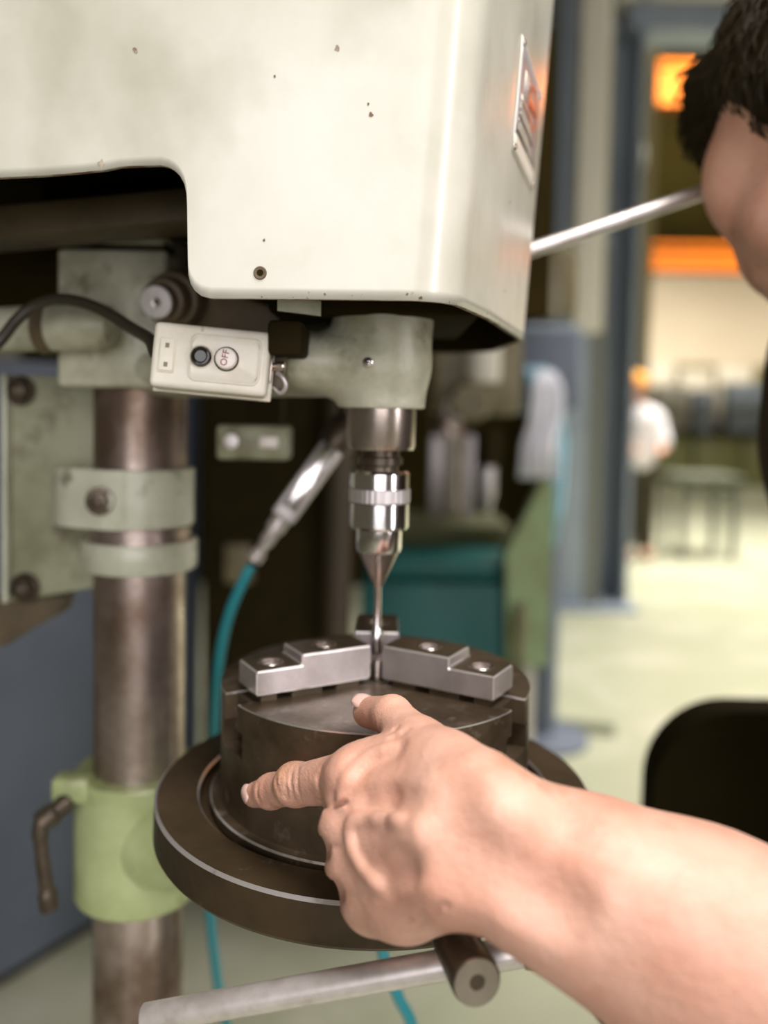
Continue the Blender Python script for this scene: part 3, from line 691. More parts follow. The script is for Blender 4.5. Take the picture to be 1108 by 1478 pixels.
# ------------------------------------------------------------------ air gun, hose and cable
AG = thing('air_gun', P(450, 690, .76), 'silver blow gun lever hanging at an angle behind the drill chuck', 'air gun')
g0, g1 = P(492, 628, .765), P(404, 752, .755)
gx = (g1-g0).normalized(); gy = V((0, 1, 0)); gz = gx.cross(gy).normalized(); gy = gz.cross(gx)
box('body', g0.lerp(g1, .55), (g1-g0).length*.85, .020, .023, 'satin_steel', AG, X=gx, Y=gy, Z=gz, bev=.004)
box('lever', g0.lerp(g1, .5)-gy*.014, (g1-g0).length*.7, .003, .014, 'bright_steel', AG, X=gx, Y=gy, Z=gz, bev=.001)
lathe('nozzle_head', [(0, -.004), (.013, -.002), (.017, .012), (.014, .03), (0, .032)], g0-gx*.016, 'dark_rod', AG, gx, 24)
f1_ = P(364, 812, .755)
lathe('hose_fitting', [(0, 0), (.0088, 0), (.0088, .012), (.0068, .014), (.0068, .026), (.0052, .028), (.0052, (f1_-g1).length*.8), (.0072, (f1_-g1).length*.82), (.0072, (f1_-g1).length), (0, (f1_-g1).length)], g1-gx*.003, 'rod_steel', AG, f1_-g1, 20)
hook = P(470, 600, .77); tube('hanger', [g0-gx*.02, P(496, 606, .77), P(490, 560, .76), P(470, 520, .72)], .003, 'dark_iron', AG, 8)
hose = tube('air_hose', [P(362, 816, .756), P(352, 836, .756), P(333, 880, .760), P(320, 930, .77), P(313, 985, .78), P(309, 1050, .80), P(302, 1130, .83), P(298, 1220, .85), P(302, 1310, .86), P(309, 1380, .87), P(318, 1440, .88), P(345, 1560, .92), P(420, 1900, 1.0)], .0049, 'hose_teal', None, 14)
tag(hose, 'teal air hose looping down from the blow gun fitting', 'hose')
h2 = tube('drain_hose', [P(545, 1330, .62), P(556, 1390, .64), P(575, 1440, .65), P(600, 1500, .66), P(640, 1700, .7)], .0045, 'hose_teal', None, 12)
tag(h2, 'short teal hose hanging below the round table', 'hose')
cab = tube('power_cable', [P(-30, 520, .58), P(0, 492, .585), P(24, 462, .585), P(52, 440, .585), P(85, 432, .58), P(120, 437, .572), P(155, 452, .56), P(190, 474, .54), P(216, 490, .515), Bp(-bw/2-.002, .003, .024), Bp(-bw/2+.004, .002, .026)], .0040, 'cable_black', None, 14)
tag(cab, 'black power cable arching into the switch box', 'cable')
#PRESS_END

# ------------------------------------------------------------------ implicit surfaces for the figure
class Field:
    def __init__(s, lo, hi, h):
        s.lo = np.array(lo, float); s.h = h; s.n = np.ceil((np.array(hi)-s.lo)/h).astype(int)+1
        s.F = np.full(s.n, .05, np.float32)
    def sub(s, a, b, m):
        i0 = np.maximum(0, np.floor((np.minimum(a, b)-m-s.lo)/s.h).astype(int)); i1 = np.minimum(s.n, np.ceil((np.maximum(a, b)+m-s.lo)/s.h).astype(int)+1)
        if np.any(i1 <= i0): return None
        sl = tuple(slice(i0[k], i1[k]) for k in range(3))
        ax = [(np.arange(i0[k], i1[k])*s.h+s.lo[k]).astype(np.float32) for k in range(3)]
        return sl, np.meshgrid(*ax, indexing='ij', sparse=True)
    def join(s, sl, d, k, op='u'):
        A = s.F[sl]
        if op == 'u':
            if k <= 0: s.F[sl] = np.minimum(A, d); return
            h = np.clip(.5+.5*(A-d)/k, 0, 1); s.F[sl] = A*(1-h)+d*h-k*h*(1-h)
        else:
            h = np.clip(.5-.5*(A+d)/k, 0, 1) if k > 0 else (A < -d)
            s.F[sl] = A*(1-h)-d*h+k*h*(1-h)
    def cap(s, a, b, ra, rb, k=.006, n=None, fl=1., op='u'):
        a, b = np.array(a, float), np.array(b, float); r = max(ra, rb); q = s.sub(a, b, r+k+3*s.h+.002)
        if q is None: return
        sl, (X, Y, Z) = q; ba = b-a; L = max(ba.dot(ba), 1e-12)
        dx, dy, dz = X-a[0], Y-a[1], Z-a[2]; t = np.clip((dx*ba[0]+dy*ba[1]+dz*ba[2])/L, 0, 1)
        ex, ey, ez = dx-t*ba[0], dy-t*ba[1], dz-t*ba[2]; d2 = ex*ex+ey*ey+ez*ez
        if n is not None:
            n = np.array(n, float); n /= np.linalg.norm(n); c = ex*n[0]+ey*n[1]+ez*n[2]; d2 = d2+c*c*(fl*fl-1)
        s.join(sl, np.sqrt(d2)-(ra+(rb-ra)*t), k, op)
    def ell(s, c, ax, rad, k=.01, op='u'):
        c = np.array(c, float); r = max(rad); q = s.sub(c, c, r+k+3*s.h+.002)
        if q is None: return
        sl, (X, Y, Z) = q; dx, dy, dz = X-c[0], Y-c[1], Z-c[2]; g = 0; g2 = 0
        for a_, r_ in zip(ax, rad):
            e = (dx*a_[0]+dy*a_[1]+dz*a_[2])/r_; g = g+e*e; g2 = g2+(e/r_)**2
        g = np.sqrt(g); s.join(sl, g*(g-1)/np.sqrt(np.maximum(g2, 1e-9)), k, op)
    def mesh(s):
        Fv = s.F; S = Fv < 0; n = Fv.shape
        c = np.zeros(tuple(k-1 for k in n), np.uint8)
        for i in (0, 1):
            for j in (0, 1):
                for k in (0, 1): c += S[i:n[0]-1+i, j:n[1]-1+j, k:n[2]-1+k]
        mk = (c > 0) & (c < 8); I = np.argwhere(mk); pos = np.zeros((len(I), 3)); cnt = np.zeros(len(I))
        cor = [(i, j, k) for i in (0, 1) for j in (0, 1) for k in (0, 1)]
        val = {q: Fv[I[:, 0]+q[0], I[:, 1]+q[1], I[:, 2]+q[2]].astype(float) for q in cor}
        for q in cor:
            for ax in range(3):
                if q[ax] == 0:
                    e = list(q); e[ax] = 1; e = tuple(e); v0, v1 = val[q], val[e]; m_ = (v0 < 0) != (v1 < 0)
                    t = np.where(m_, v0/np.where(m_, v0-v1, 1), 0); p = np.tile(np.array(q, float), (len(I), 1)); p[:, ax] += t
                    pos += p*m_[:, None]; cnt += m_
        vid = np.full(mk.shape, -1, np.int64); vid[mk] = np.arange(len(I))
        verts = (I+pos/cnt[:, None])*s.h+s.lo; faces = []
        for ax in range(3):
            u, w = (ax+1) % 3, (ax+2) % 3
            sl0 = [slice(None)]*3; sl1 = [slice(None)]*3; sl0[ax] = slice(0, n[ax]-1); sl1[ax] = slice(1, n[ax])
            a_, b_ = S[tuple(sl0)], S[tuple(sl1)]; E = np.argwhere(a_ != b_)
            ok = (E[:, u] > 0) & (E[:, w] > 0) & (E[:, u] < n[u]-1) & (E[:, w] < n[w]-1); E = E[ok]
            ins = a_[E[:, 0], E[:, 1], E[:, 2]]
            def g(du, dw):
                Q = E.copy(); Q[:, u] += du; Q[:, w] += dw; return vid[Q[:, 0], Q[:, 1], Q[:, 2]]
            q = np.stack([g(-1, -1), g(0, -1), g(0, 0), g(-1, 0)], 1); q[~ins] = q[~ins][:, ::-1]; faces.append(q)
        return verts, np.concatenate(faces)
    def ray(s, px, py, d0=.25, d1=.52):
        """first solid point seen at a photo pixel"""
        k = F_ + R_*((px-554)/FPX) + U_*((654-py)/FPX)
        for d in np.arange(d0, d1, s.h*.4):
            p = CAM+k*d; i = np.round((np.array(p)-s.lo)/s.h).astype(int)
            if np.all(i >= 0) and np.all(i < s.n) and s.F[tuple(i)] < 0: return p
        return None
def np_mesh(name, parts):
    vs, fs, off = [], [], 0
    for v, f in parts: vs.append(v); fs.append(f+off); off += len(v)
    v = np.concatenate(vs); f = np.concatenate(fs); me = bpy.data.meshes.new(name)
    me.from_pydata([tuple(q) for q in v.tolist()], [], f.tolist()); me.update(); return me

# ------------------------------------------------------------------ gear head casting of the drill press (one smooth casting)
G = Field((Kx-.02, Sy-.05, ds(600)), (Sx+.05, Ky+.02, ds(425)), .0018)
up_ = (0, 0, 1)
zA = (ds(575)+ds(478))/2
G.cap((Sx, Sy, ds(440)), (Sx, Sy, ds(600)), .0335, .0275, .001)
ke = np.array((Kx, Ky, zA)); se = np.array((Sx, Sy, zA))
G.cap(se+(ke-se)*.06, ke+(se-ke)*.05, .031, .034, .016, up_, 1.55)
G.cap(se+np.array((-.050, -.004, .002)), se, .026, .026, .014, up_, 1.35)
zax = np.arange(G.n[2])*G.h+G.lo[2]
G.F = np.maximum(G.F, np.maximum(ds(589.5)-zax, zax-ds(445))[None, None, :].astype(np.float32))
link('gear_head', np_mesh('gear_head', [G.mesh()]), 'cast_green', DP, ang=45); del G

# ------------------------------------------------------------------ the person reaching in from the right
w_ = lambda px, py, d: np.array(W(px, py, d))
ND = np.array(-(W(600, 1200, 1)-CAM).normalized())      # back of the hand faces the photographer
A = Field((-.095, .22, 1.00), (.36, .505, 1.20), .00135)
wr_ = w_(690, 1208, .352); fm_ = w_(1004, 1360, .345); elb = w_(1360, 1530, .335)
A.cap(wr_, fm_, .0300, .0425, .01, ND, 1.28)
A.cap(fm_, elb, .0425, .0430, .012, ND, 1.12)
A.cap(w_(880, 1262, .340), w_(1150, 1390, .330), .022, .034, .02)
A.cap(w_(760, 1290, .345), w_(1000, 1420, .345), .016, .026, .015)
# palm
A.cap(w_(668, 1172, .361), w_(515, 1128, .402), .0150, .0135, .018)
A.cap(w_(664, 1195, .358), w_(502, 1192, .401), .0152, .0132, .018)
A.cap(w_(656, 1228, .357), w_(516, 1250, .394), .0150, .0128, .018)
A.cap(w_(642, 1262, .357), w_(540, 1303, .386), .0150, .0128, .018)
A.cap(w_(648, 1262, .362), w_(590, 1302, .372), .0140, .0140, .018)
A.cap(w_(600, 1170, .392), w_(590, 1260, .385), .016, .016, .018)
A.cap(w_(640, 1205, .364), w_(548, 1208, .388), .0135, .0115, .018)
# thumb
A.cap(w_(690, 1142, .362), w_(607, 1078, .402), .0165, .0125, .012)
A.cap(w_(640, 1110, .380), w_(545, 1100, .404), .0135, .0110, .014)
A.cap(w_(607, 1076, .402), w_(566, 1034, .430), .0122, .0098, .006)
A.cap(w_(566, 1032, .430), w_(531, 1028, .451), .0096, .0082, .004)
# index finger
A.cap(w_(512, 1122, .404), w_(430, 1133, .436), .0128, .0102, .008)
A.cap(w_(430, 1133, .436), w_(392, 1142, .456), .0098, .0088, .004)
A.cap(w_(392, 1142, .456), w_(368, 1147, .467), .0087, .0068, .004)
A.ell(w_(422, 1130, .436), [(1, 0, 0), (0, 1, 0), (0, 0, 1)], (.0095, .0095, .0100), .004)
# curled fingers
for ch in ([(502, 1192, .401, .0130), (505, 1208, .435, .0108), (548, 1222, .430, .0095), (578, 1226, .412, .0085)],
           [(516, 1250, .394, .0126), (522, 1243, .420, .0104), (560, 1256, .412, .0092), (585, 1258, .400, .0085)],
           [(540, 1303, .386, .0122), (560, 1312, .394, .0098), (592, 1306, .390, .0085), (606, 1296, .384, .0078)]):
    for p, q in zip(ch, ch[1:]): A.cap(w_(*p[:3]), w_(*q[:3]), p[3], q[3], .005)
# knuckles
for px, py, d, r in ((506, 1122, .396, .0100), (494, 1190, .392, .0100), (507, 1250, .386, .0095), (530, 1302, .379, .0090)):
    A.cap(w_(px, py, d), w_(px+10, py, d-.001), r, r*.95, .008)
# bone at the wrist
p = A.ray(742, 1180); A.ell(np.array(p)-ND*.0105, [(1, 0, 0), (0, 1, 0), (0, 0, 1)], (.013, .013, .013), .014)
def valley(pts, r, out, k):
    ps = [A_RAY0(*q) for q in pts]
    for a_, b_ in zip(ps, ps[1:]):
        if a_ is not None and b_ is not None: A.cap(np.array(a_)+ND*out, np.array(b_)+ND*out, r, r, k, op='s')
def draw(pts, r, k, op='u', sink=0.):
    ps = catmull([(x_, y_, 0) for x_, y_ in pts], 6); prev = None
    for q in ps:
        h = A_RAY(q.x, q.y)
        if h is None: prev = None; continue
        h = np.array(h)-ND*sink
        if prev is not None: segs.append((prev, h, r, k, op))
        prev = h
A_RAY0 = A.ray
for pts, r, o_, k in (([(600, 1152), (550, 1152), (520, 1156)], .006, .0050, .006), ([(605, 1242), (575, 1256), (550, 1268)], .006, .0054, .006),
                      ([(640, 1140), (640, 1200), (650, 1270)], .010, .0085, .012), ([(560, 1075), (520, 1096)], .006, .005, .006), ([(700, 1250), (800, 1320)], .012, .0105, .012)):
    valley(pts, r, o_, k)
for a_, b_, r in (((446, 1225, .405), (472, 1224, .389), .0020), ((464, 1286, .395), (494, 1283, .381), .0020), ((444, 1176, .410), (466, 1172, .398), .0018)):
    A.cap(w_(*a_), w_(*b_), r, r*.8, .010, op='s')
A_RAY = A.ray
segs = []
for pts, r in (([(493, 1160), (503, 1122), (536, 1092), (570, 1080)], .0018), ([(506, 1202), (514, 1184), (545, 1182), (580, 1184)], .0019),
               ([(507, 1206), (512, 1232), (532, 1262), (548, 1278)], .0017)):
    draw(pts, r, .0035, 'u', .0010)
for pts, r in (([(408, 1112), (404, 1130), (410, 1152)], .0006), ([(414, 1110), (411, 1130), (416, 1155)], .0006), ([(421, 1109), (419, 1130), (424, 1156)], .0007), ([(429, 1108), (428, 1132), (434, 1158)], .0006),
               ([(398, 1118), (399, 1134), (404, 1150)], .0005), ([(372, 1132), (370, 1146), (375, 1160)], .0005),
               ([(462, 1108), (458, 1130), (462, 1158)], .0007), ([(575, 1048), (562, 1058)], .0006), ([(590, 1052), (572, 1062), (560, 1064)], .0006),
               ([(474, 1222), (490, 1222)], .0006), ([(468, 1165), (486, 1162), (500, 1158)], .0008),
               ([(585, 1330), (615, 1312), (645, 1304)], .0006), ([(600, 1338), (625, 1318), (646, 1307)], .0006)):
    draw(pts, r, .0014, 's', -.0003)
for a_, b_, r, k, op in segs: A.cap(a_, b_, r, r, k, op=op)
arm_mesh = A.mesh()
thumb_nail = A.ray(528, 1016); index_nail = A.ray(361, 1143)

# body: head, neck, trunk, upper arms (coarser grid, same figure)
HC = np.array(V((.325, .635, 1.516)))
vv = V((HC[0], HC[1], 0)).normalized(); ang = math.atan2(vv.y, vv.x)+math.radians(38)
tilt = math.radians(-14)
hf = V((math.cos(ang)*math.cos(tilt), math.sin(ang)*math.cos(tilt), math.sin(tilt)))
hl_ = V((0, 0, 1)).cross(hf).normalized(); hr = -hl_; hu = hr.cross(hf).normalized()
HA = [np.array(hr), np.array(hf), np.array(hu)]
hp = lambda x_, y_, z_: HC+HA[0]*x_+HA[1]*y_+HA[2]*z_
NB = np.array((.398, .665, 1.385)); LS = np.array((.345, .545, 1.285)); RS = np.array((.60, .79, 1.30)); PV = np.array((.60, .66, .93)); CHS = np.array((.466, .69, 1.285))
XYZ = [np.array((1., 0, 0)), np.array((0, 1., 0)), np.array((0, 0, 1.))]
def head(B, e=0.):
    B.ell(hp(0, -.018, .035), HA, (.077+e, .098+e, .086+e), .01)
    B.ell(hp(0, .030, -.030), HA, (.063+e, .062+e, .092+e), .02)
def build_body(B):
    head(B)
    B.ell(hp(0, .045, -.088), HA, (.044, .038, .030), .02)
    for s_ in (-1, 1):
        B.ell(hp(.044*s_, .052, -.022), HA, (.027, .028, .040), .022)
        B.ell(hp(.050*s_, .008, -.075), HA, (.020, .026, .026), .02)
        B.ell(hp(.079*s_, -.064, -.014), [HA[0], HA[1], HA[2]], (.009, .018, .030), .004)
        B.ell(hp(.031*s_, .094, .002), HA, (.015, .010, .010), .008, op='s')
        B.cap(hp(.016*s_, .101, -.034), hp(.011*s_, .098, -.036), .0075, .0075, .006)
    B.cap(hp(-.040, .078, .022), hp(.040, .078, .022), .012, .012, .012)
    B.cap(hp(0, .090, .006), hp(0, .112, -.032), .0075, .0105, .008)
    B.cap(hp(-.020, .090, -.062), hp(.020, .090, -.062), .008, .008, .006)
    B.cap(hp(-.018, .089, -.074), hp(.018, .089, -.074), .008, .008, .006)
    B.cap(hp(0, -.025, -.060), NB, .054, .062, .03)
    torso(B, 0)
    B.cap(LS, elb, .050, .043, .03)
    B.cap(RS, np.array((.74, .70, 1.02)), .050, .042, .03)
    B.cap(np.array((.74, .70, 1.02)), np.array((.66, .60, .84)), .042, .028, .02)
    pw = np.array((.66, .60, .84)); B.cap(pw, pw+np.array((-.03, -.03, -.075)), .026, .024, .01)
    for i in range(4):
        k0 = pw+np.array((-.045+.018*i, -.03-.006*i, -.08)); B.cap(k0, k0+np.array((-.012, -.012, -.05+.006*abs(i-1))), .0095, .008, .003)
    B.cap(pw+np.array((-.03, -.01, -.03)), pw+np.array((-.065, -.01, -.075)), .012, .0095, .006)
def torso(B, e):
    B.cap(NB+np.array((0, 0, -.03)), CHS, .075+e, .125+e, .04)
    B.cap(LS, RS, .060+e, .060+e, .05)
    B.cap(CHS, PV+np.array((0, 0, .1)), .135+e, .130+e, .05)
    B.cap(PV+np.array((-.05, -.06, .06)), PV+np.array((.05, .06, .06)), .125+e, .125+e, .05)
B = Field((.14, .20, .70), (.98, 1.0, 1.64), .0045); build_body(B)
# finer head over the coarse one is not needed: the visible cheek is a smooth surface
person_me = np_mesh('person', [arm_mesh, B.mesh()])
person = link('person', person_me, 'skin', None, ang=75)
tag(person, 'person in a dark shirt leaning in from the side, left hand spread on the chuck', 'person')
del A
S_ = Field((.16, .20, .80), (.98, 1.02, 1.40), .006); torso(S_, .010)
S_.cap(LS, LS+(elb-LS)*.62, .062, .060, .03); S_.cap(RS, RS+(np.array((.74, .70, 1.02))-RS)*.7, .062, .058, .03)
S_.cap(NB+np.array((-.03, -.01, .02)), NB+np.array((-.12, -.04, .16)), .060, .062, .005, op='s')
link('shirt', np_mesh('shirt', [S_.mesh()]), 'shirt', person, ang=75)
T_ = Field((.40, .40, .03), (.86, .96, 1.06), .009)
T_.cap(PV+np.array((-.05, -.06, .03)), PV+np.array((.05, .06, .03)), .137, .137, .04)
for sx, ft in ((-1, np.array((.53, .60, .08))), (1, np.array((.68, .78, .08)))):
    hip = PV+np.array((.07*sx, .08*sx, -.02)); knee = (hip+ft)/2+np.array((-.05, .03, .02)); T_.cap(hip, knee, .10, .072, .03); T_.cap(knee, ft, .072, .058, .02)
link('trousers', np_mesh('trousers', [T_.mesh()]), 'trousers', person, ang=75)
for c0 in ((.53, .60), (.68, .78)):
    B2 = Field((c0[0]-.26, c0[1]-.13, 0), (c0[0]+.13, c0[1]+.20, .16), .006)
    B2.cap((c0[0]+.03, c0[1]-.01, .045), (c0[0]-.14, c0[1]+.06, .038), .042, .036, .02); B2.cap((c0[0], c0[1], .05), (c0[0], c0[1], .11), .046, .046, .02)
    link('shoe', np_mesh('shoe', [B2.mesh()]), 'shoe', person, ang=75)
for s_ in (-1, 1):
    lathe('eye', [(0, -.011), (.0075, -.008), (.011, 0), (.0075, .008), (0, .011)], hp(.031*s_, .083, .002), 'eye_white', person, hf, 20)
# nails
def nail(name, c, nrm, fwd, w, l):
    c = V(c); n = V(nrm).normalized(); f = V(fwd); f = (f-n*f.dot(n)).normalized(); s = n.cross(f); bm = bmesh.new(); g = []
    for i in range(7):
        row = []
        for j in range(7):
            a, b = (i/3-1), (j/3-1); aa = a*math.sqrt(1-.45*b*b); bb = b*math.sqrt(1-.45*a*a)
            row.append(bm.verts.new(c+f*bb*l/2+s*aa*w/2+n*(.0009-.0022*aa*aa-.0008*bb*bb)))
        g.append(row)
    for i in range(6):
        for j in range(6): bm.faces.new((g[i][j], g[i+1][j], g[i+1][j+1], g[i][j+1]))
    o = frombm(bm, name, 'nail', person); md = o.modifiers.new('t', 'SOLIDIFY'); md.thickness = .0008; md.offset = -1
ti = V(w_(531, 1028, .451)); tn = V((-.25, -.25, 1)).normalized()
nail('fingernail', ti+tn*.0080+V((-.0015, .001, 0)), tn, V(w_(531, 1028, .451)-w_(566, 1032, .430)), .0115, .0130)
ii = V(w_(368, 1147, .467)); inn = V((-.85, -.45, .30)).normalized()
nail('fingernail', ii+inn*.0064, inn, V((-.3, .9, .0)), .0098, .0115)
# hair: cap of overlapping tufts over the skull with a fringe on the brow
Hh = Field(HC-.17, HC+.17, .0042)
Hh.ell(hp(0, -.022, .043), HA, (.085, .103, .089), .01)
Hh.ell(hp(-.010, .066, .066), HA, (.062, .036, .040), .02)
Hh.ell(hp(-.030, .084, .046), HA, (.034, .022, .034), .014)
Hh.ell(hp(0, .085, -.075), HA, (.088, .085, .098), .012, op='s')
Hh.ell(hp(-.090, .040, -.055), HA, (.050, .058, .090), .012, op='s'); Hh.ell(hp(.090, .040, -.055), HA, (.050, .058, .090), .012, op='s')
Hh.ell(hp(0, -.04, -.135), HA, (.12, .13, .075), .01, op='s')
hv, hfa = Hh.mesh()
hair = link('hair', np_mesh('hair', [(hv, hfa)]), 'hair', person, ang=75)
hm = hair.data; hn = [0.0]*(len(hm.vertices)*3); bm = bmesh.new(); rng = random.Random(3)
cent = V(hp(0, -.02, .0)); crown = V(hp(.0, -.06, .11))
for _ in range(2600):
    v = hm.vertices[rng.randrange(len(hm.vertices))]; n = v.normal
    if (v.co-V(HC)).dot(hu) < -.055: continue
    d = (v.co-crown); d = d-n*d.dot(n)
    if d.length < 1e-4: continue
    d.normalize(); s = n.cross(d); l = rng.uniform(.012, .026); wd_ = rng.uniform(.0008, .0017); lift = rng.uniform(.002, .0065)
    dd = (d+s*rng.uniform(-.35, .35)).normalized(); p0 = v.co-n*.001
    p1 = p0+dd*l*.55+n*lift; p2 = p0+dd*l+n*lift*.5; a = [bm.verts.new(p0-s*wd_), bm.verts.new(p0+s*wd_), bm.verts.new(p0+n*wd_*1.2)]
    b = [bm.verts.new(p1-s*wd_*.8), bm.verts.new(p1+s*wd_*.8), bm.verts.new(p1+n*wd_)]; t = bm.verts.new(p2)
    for i in range(3): bm.faces.new((a[i], a[(i+1) % 3], b[(i+1) % 3], b[i])); bm.faces.new((b[i], b[(i+1) % 3], t))
st = frombm(bm, 'hair_tufts', 'hair', hair); st['kind'] = 'stuff'
#PERSON_END

# ------------------------------------------------------------------ chair behind the arm
yc = 1.0
cx0 = P(944, 1150, yc).x; ctop = P(1010, 1026, yc).z
CR = thing('office_chair', (cx0+.21, yc+.22, 0), 'black office chair with a rounded backrest behind the arm', 'chair')
poly = loop2d(.42, .36, .10, 10, cx0+.21, ctop-.18)
def chb(a, b, c): return V((a, yc+c+.25*(a-cx0-.21)**2*1.5, b))
bm = bmesh.new(); bm_prism(bm, poly, .05, lambda a, b, c: V((a, yc+.05-c, b)), bev=.02, seg=4); frombm(bm, 'backrest', 'black_plastic', CR)
box('back_bar', (cx0+.21, yc+.075, ctop-.34), .06, .02, .34, 'black_plastic', CR, bev=.006)
bm = bmesh.new(); bm_prism(bm, loop2d(.46, .44, .09, 8, cx0+.21, yc+.26), .07, lambda a, b, c: V((a, b, .46+c)), bev=.02, seg=4); frombm(bm, 'seat', 'black_plastic', CR)
rod('gas_column', (cx0+.21, yc+.26, .10), (cx0+.21, yc+.26, .47), .025, 'dark_rod', CR)
for k in range(5):
    t = 2*PI*k/5+.3; e = V((cx0+.21+.27*math.cos(t), yc+.26+.27*math.sin(t), .085)); rod('base_leg', (cx0+.21, yc+.26, .11), e, .02, 'black_plastic', CR, 12)
    lathe('castor', [(0, -.02), (.026, -.018), (.028, 0), (.026, .018), (0, .02)], e+V((0, 0, -.057)), 'black_plastic', CR, (-math.sin(t), math.cos(t), 0), 16)

# ------------------------------------------------------------------ background machines
# blue sheet-metal cabinet on the left
q0 = PZ(-60, 1470, 0); q1 = PZ(140, 1346, 0); dx = (q1-q0); dx.z = 0; dx.normalize(); dn = V((-dx.y, dx.x, 0))
BCb = thing('machine_cabinet', q0+dx*.24+dn*.25, 'tall blue grey sheet steel cabinet behind the drill press column', 'cabinet')
cc = q0+dx*.24+dn*.25
box('cabinet_body', (cc.x, cc.y, .71), .92, .5, 1.36, 'blue_steel', BCb, X=dx, Y=dn, bev=.01)
box('plinth', (cc.x, cc.y, .015), .88, .46, .03, 'dark_iron', BCb, X=dx, Y=dn)
box('cabinet_door', (cc-dn*.253).xy.to_3d()+V((0, 0, .72)), .84, .012, 1.2, 'blue_steel', BCb, X=dx, Y=dn, bev=.004)
# dark machine of unknown type behind the spindle
YF = 2.15
mf = thing('dark_machine', (P(400, 800, 1.5).x, 1.6, 0), 'dark cast iron machine standing behind the drill chuck', 'machine')
a, b = P(292, 545, YF), P(500, 1010, YF)
mf.location = ((a.x+b.x)/2, YF+.2, 0); PINV[mf.name] = Matrix.Translation(mf.location).inverted()
box('frame_body', ((a.x+b.x)/2, YF+.15, (a.z+.02)/2), b.x-a.x, .25, a.z-.02, 'dark_iron', mf, bev=.02)
box('frame_head', (P(405, 500, YF).x, YF+.2, a.z+.20), .40, .38, .40, 'dark_iron', mf, bev=.03)
a = P(486, 860, YF-.05); rod('frame_pillar', (a.x, YF-.01, .0), (a.x, YF-.01, 1.35), .036, 'brown_dark', mf)
box('terminal_box', P(346, 812, YF+.015), .07, .05, .10, 'press_olive', mf, bev=.006)
# second drill press, out of focus
y2 = 2.32
ztc = P(660, 842, 2.12).z
D2 = thing('bench_drill', (P(660, 800, y2).x, y2, ztc+.115), 'second drill press with a round olive head behind the spindle', 'drill press')
a, b = P(622, 470, y2), P(752, 600, y2)
box('head', ((a.x+b.x)/2, y2+.12, (a.z+b.z)/2), b.x-a.x, .24, a.z-b.z, 'press_olive', D2, bev=.03, seg=4)
lathe('head_cap', [(0, 0), (.075, 0), (.08, .03), (.078, .16), (.06, .20), (0, .21)], P(792, 455, y2+.2), 'press_olive', D2, n=32)
lathe('motor', [(0, 0), (.05, 0), (.058, .01), (.058, .12), (.045, .14), (0, .14)], P(672, 590, y2+.05)+V((0, 0, .02)), 'press_olive', D2, (0, -1, 0), 32)
lathe('hand_wheel', [(.026, 0), (.034, .004), (.036, .012), (.030, .018), (.024, .014)], P(658, 590, y2-.06), 'rod_steel', D2, (0, -1, 0), 32)
lathe('quill_guard', [(0, 0), (.042, 0), (.046, .02), (.046, .10), (0, .10)], P(697, 552, y2-.04), 'plate_cream', D2, n=32)
lathe('spindle', [(0, 0), (.012, 0), (.014, .03), (.022, .05), (.024, .13), (.018, .14), (.018, .2), (0, .2)], P(702, 742, y2), 'satin_steel', D2, n=28)
lathe('spindle_sleeve', [(0, 0), (.034, 0), (.036, .10), (0, .10)], P(702, 672, y2), 'dark_iron', D2, n=28)
for px, m_ in ((628, 'plate_metal'), (652, 'shelf_grey'), (676, 'plate_metal')):
    a = P(px, 628, y2+.22); b = P(px, 752, y2+.22); box('back_slat', ((a.x+b.x)/2, y2+.24, (a.z+b.z)/2), .034, .02, a.z-b.z, m_, D2, bev=.004)
a = P(650, 752, y2+.1); rod('pillar', (a.x, y2+.34, ztc+.12), (a.x, y2+.34, 1.5), .05, 'column_steel', D2)
# teal cabinet below it
y3 = 2.12
TC = thing('teal_cabinet', (P(660, 900, y3).x, y3+.3, 0), 'teal painted machine cabinet below the second drill press', 'cabinet')
a, b = P(540, 752, y3+.55), P(752, 830, y3)
box('cabinet_body', ((P(520, 900, y3).x+P(758, 900, y3).x)/2, y3+.3, ztc/2+.01), P(758, 900, y3).x-P(520, 900, y3).x, .6, ztc-.02, 'teal_paint', TC, bev=.012)
box('table_slab', (P(640, 820, y3).x, y3+.32, ztc+.03), .36, .62, .05, 'teal_paint', TC, bev=.01)
box('dark_tray', (P(650, 760, y3+.3).x, y3+.40, ztc+.085), .34, .30, .06, 'bench_green', TC, bev=.01)
bm = bmesh.new()
sp = [P(732, 962, y3-.02), P(790, 962, y3-.02), P(800, 700, y3+.1), P(786, 690, y3+.1), P(730, 800, y3-.02)]
f0 = [bm.verts.new(p) for p in sp]; f1 = [bm.verts.new(p+V((0, .05, 0))) for p in sp]
bm.faces.new(f0); bm.faces.new(list(reversed(f1)))
for i in range(5): bm.faces.new((f0[i], f1[i], f1[(i+1) % 5], f0[(i+1) % 5]))
frombm(bm, 'side_guard', 'moss_paint', TC)
a = P(767, 955, y3); box('leg', (a.x, y3+.03, a.z/2), .026, .03, a.z, 'trim_cream', TC, bev=.004)
a = P(748, 900, y3); box('corner_post', (a.x, y3-.03, a.z/2), .016, .02, a.z+.12, 'press_olive', TC, bev=.003)
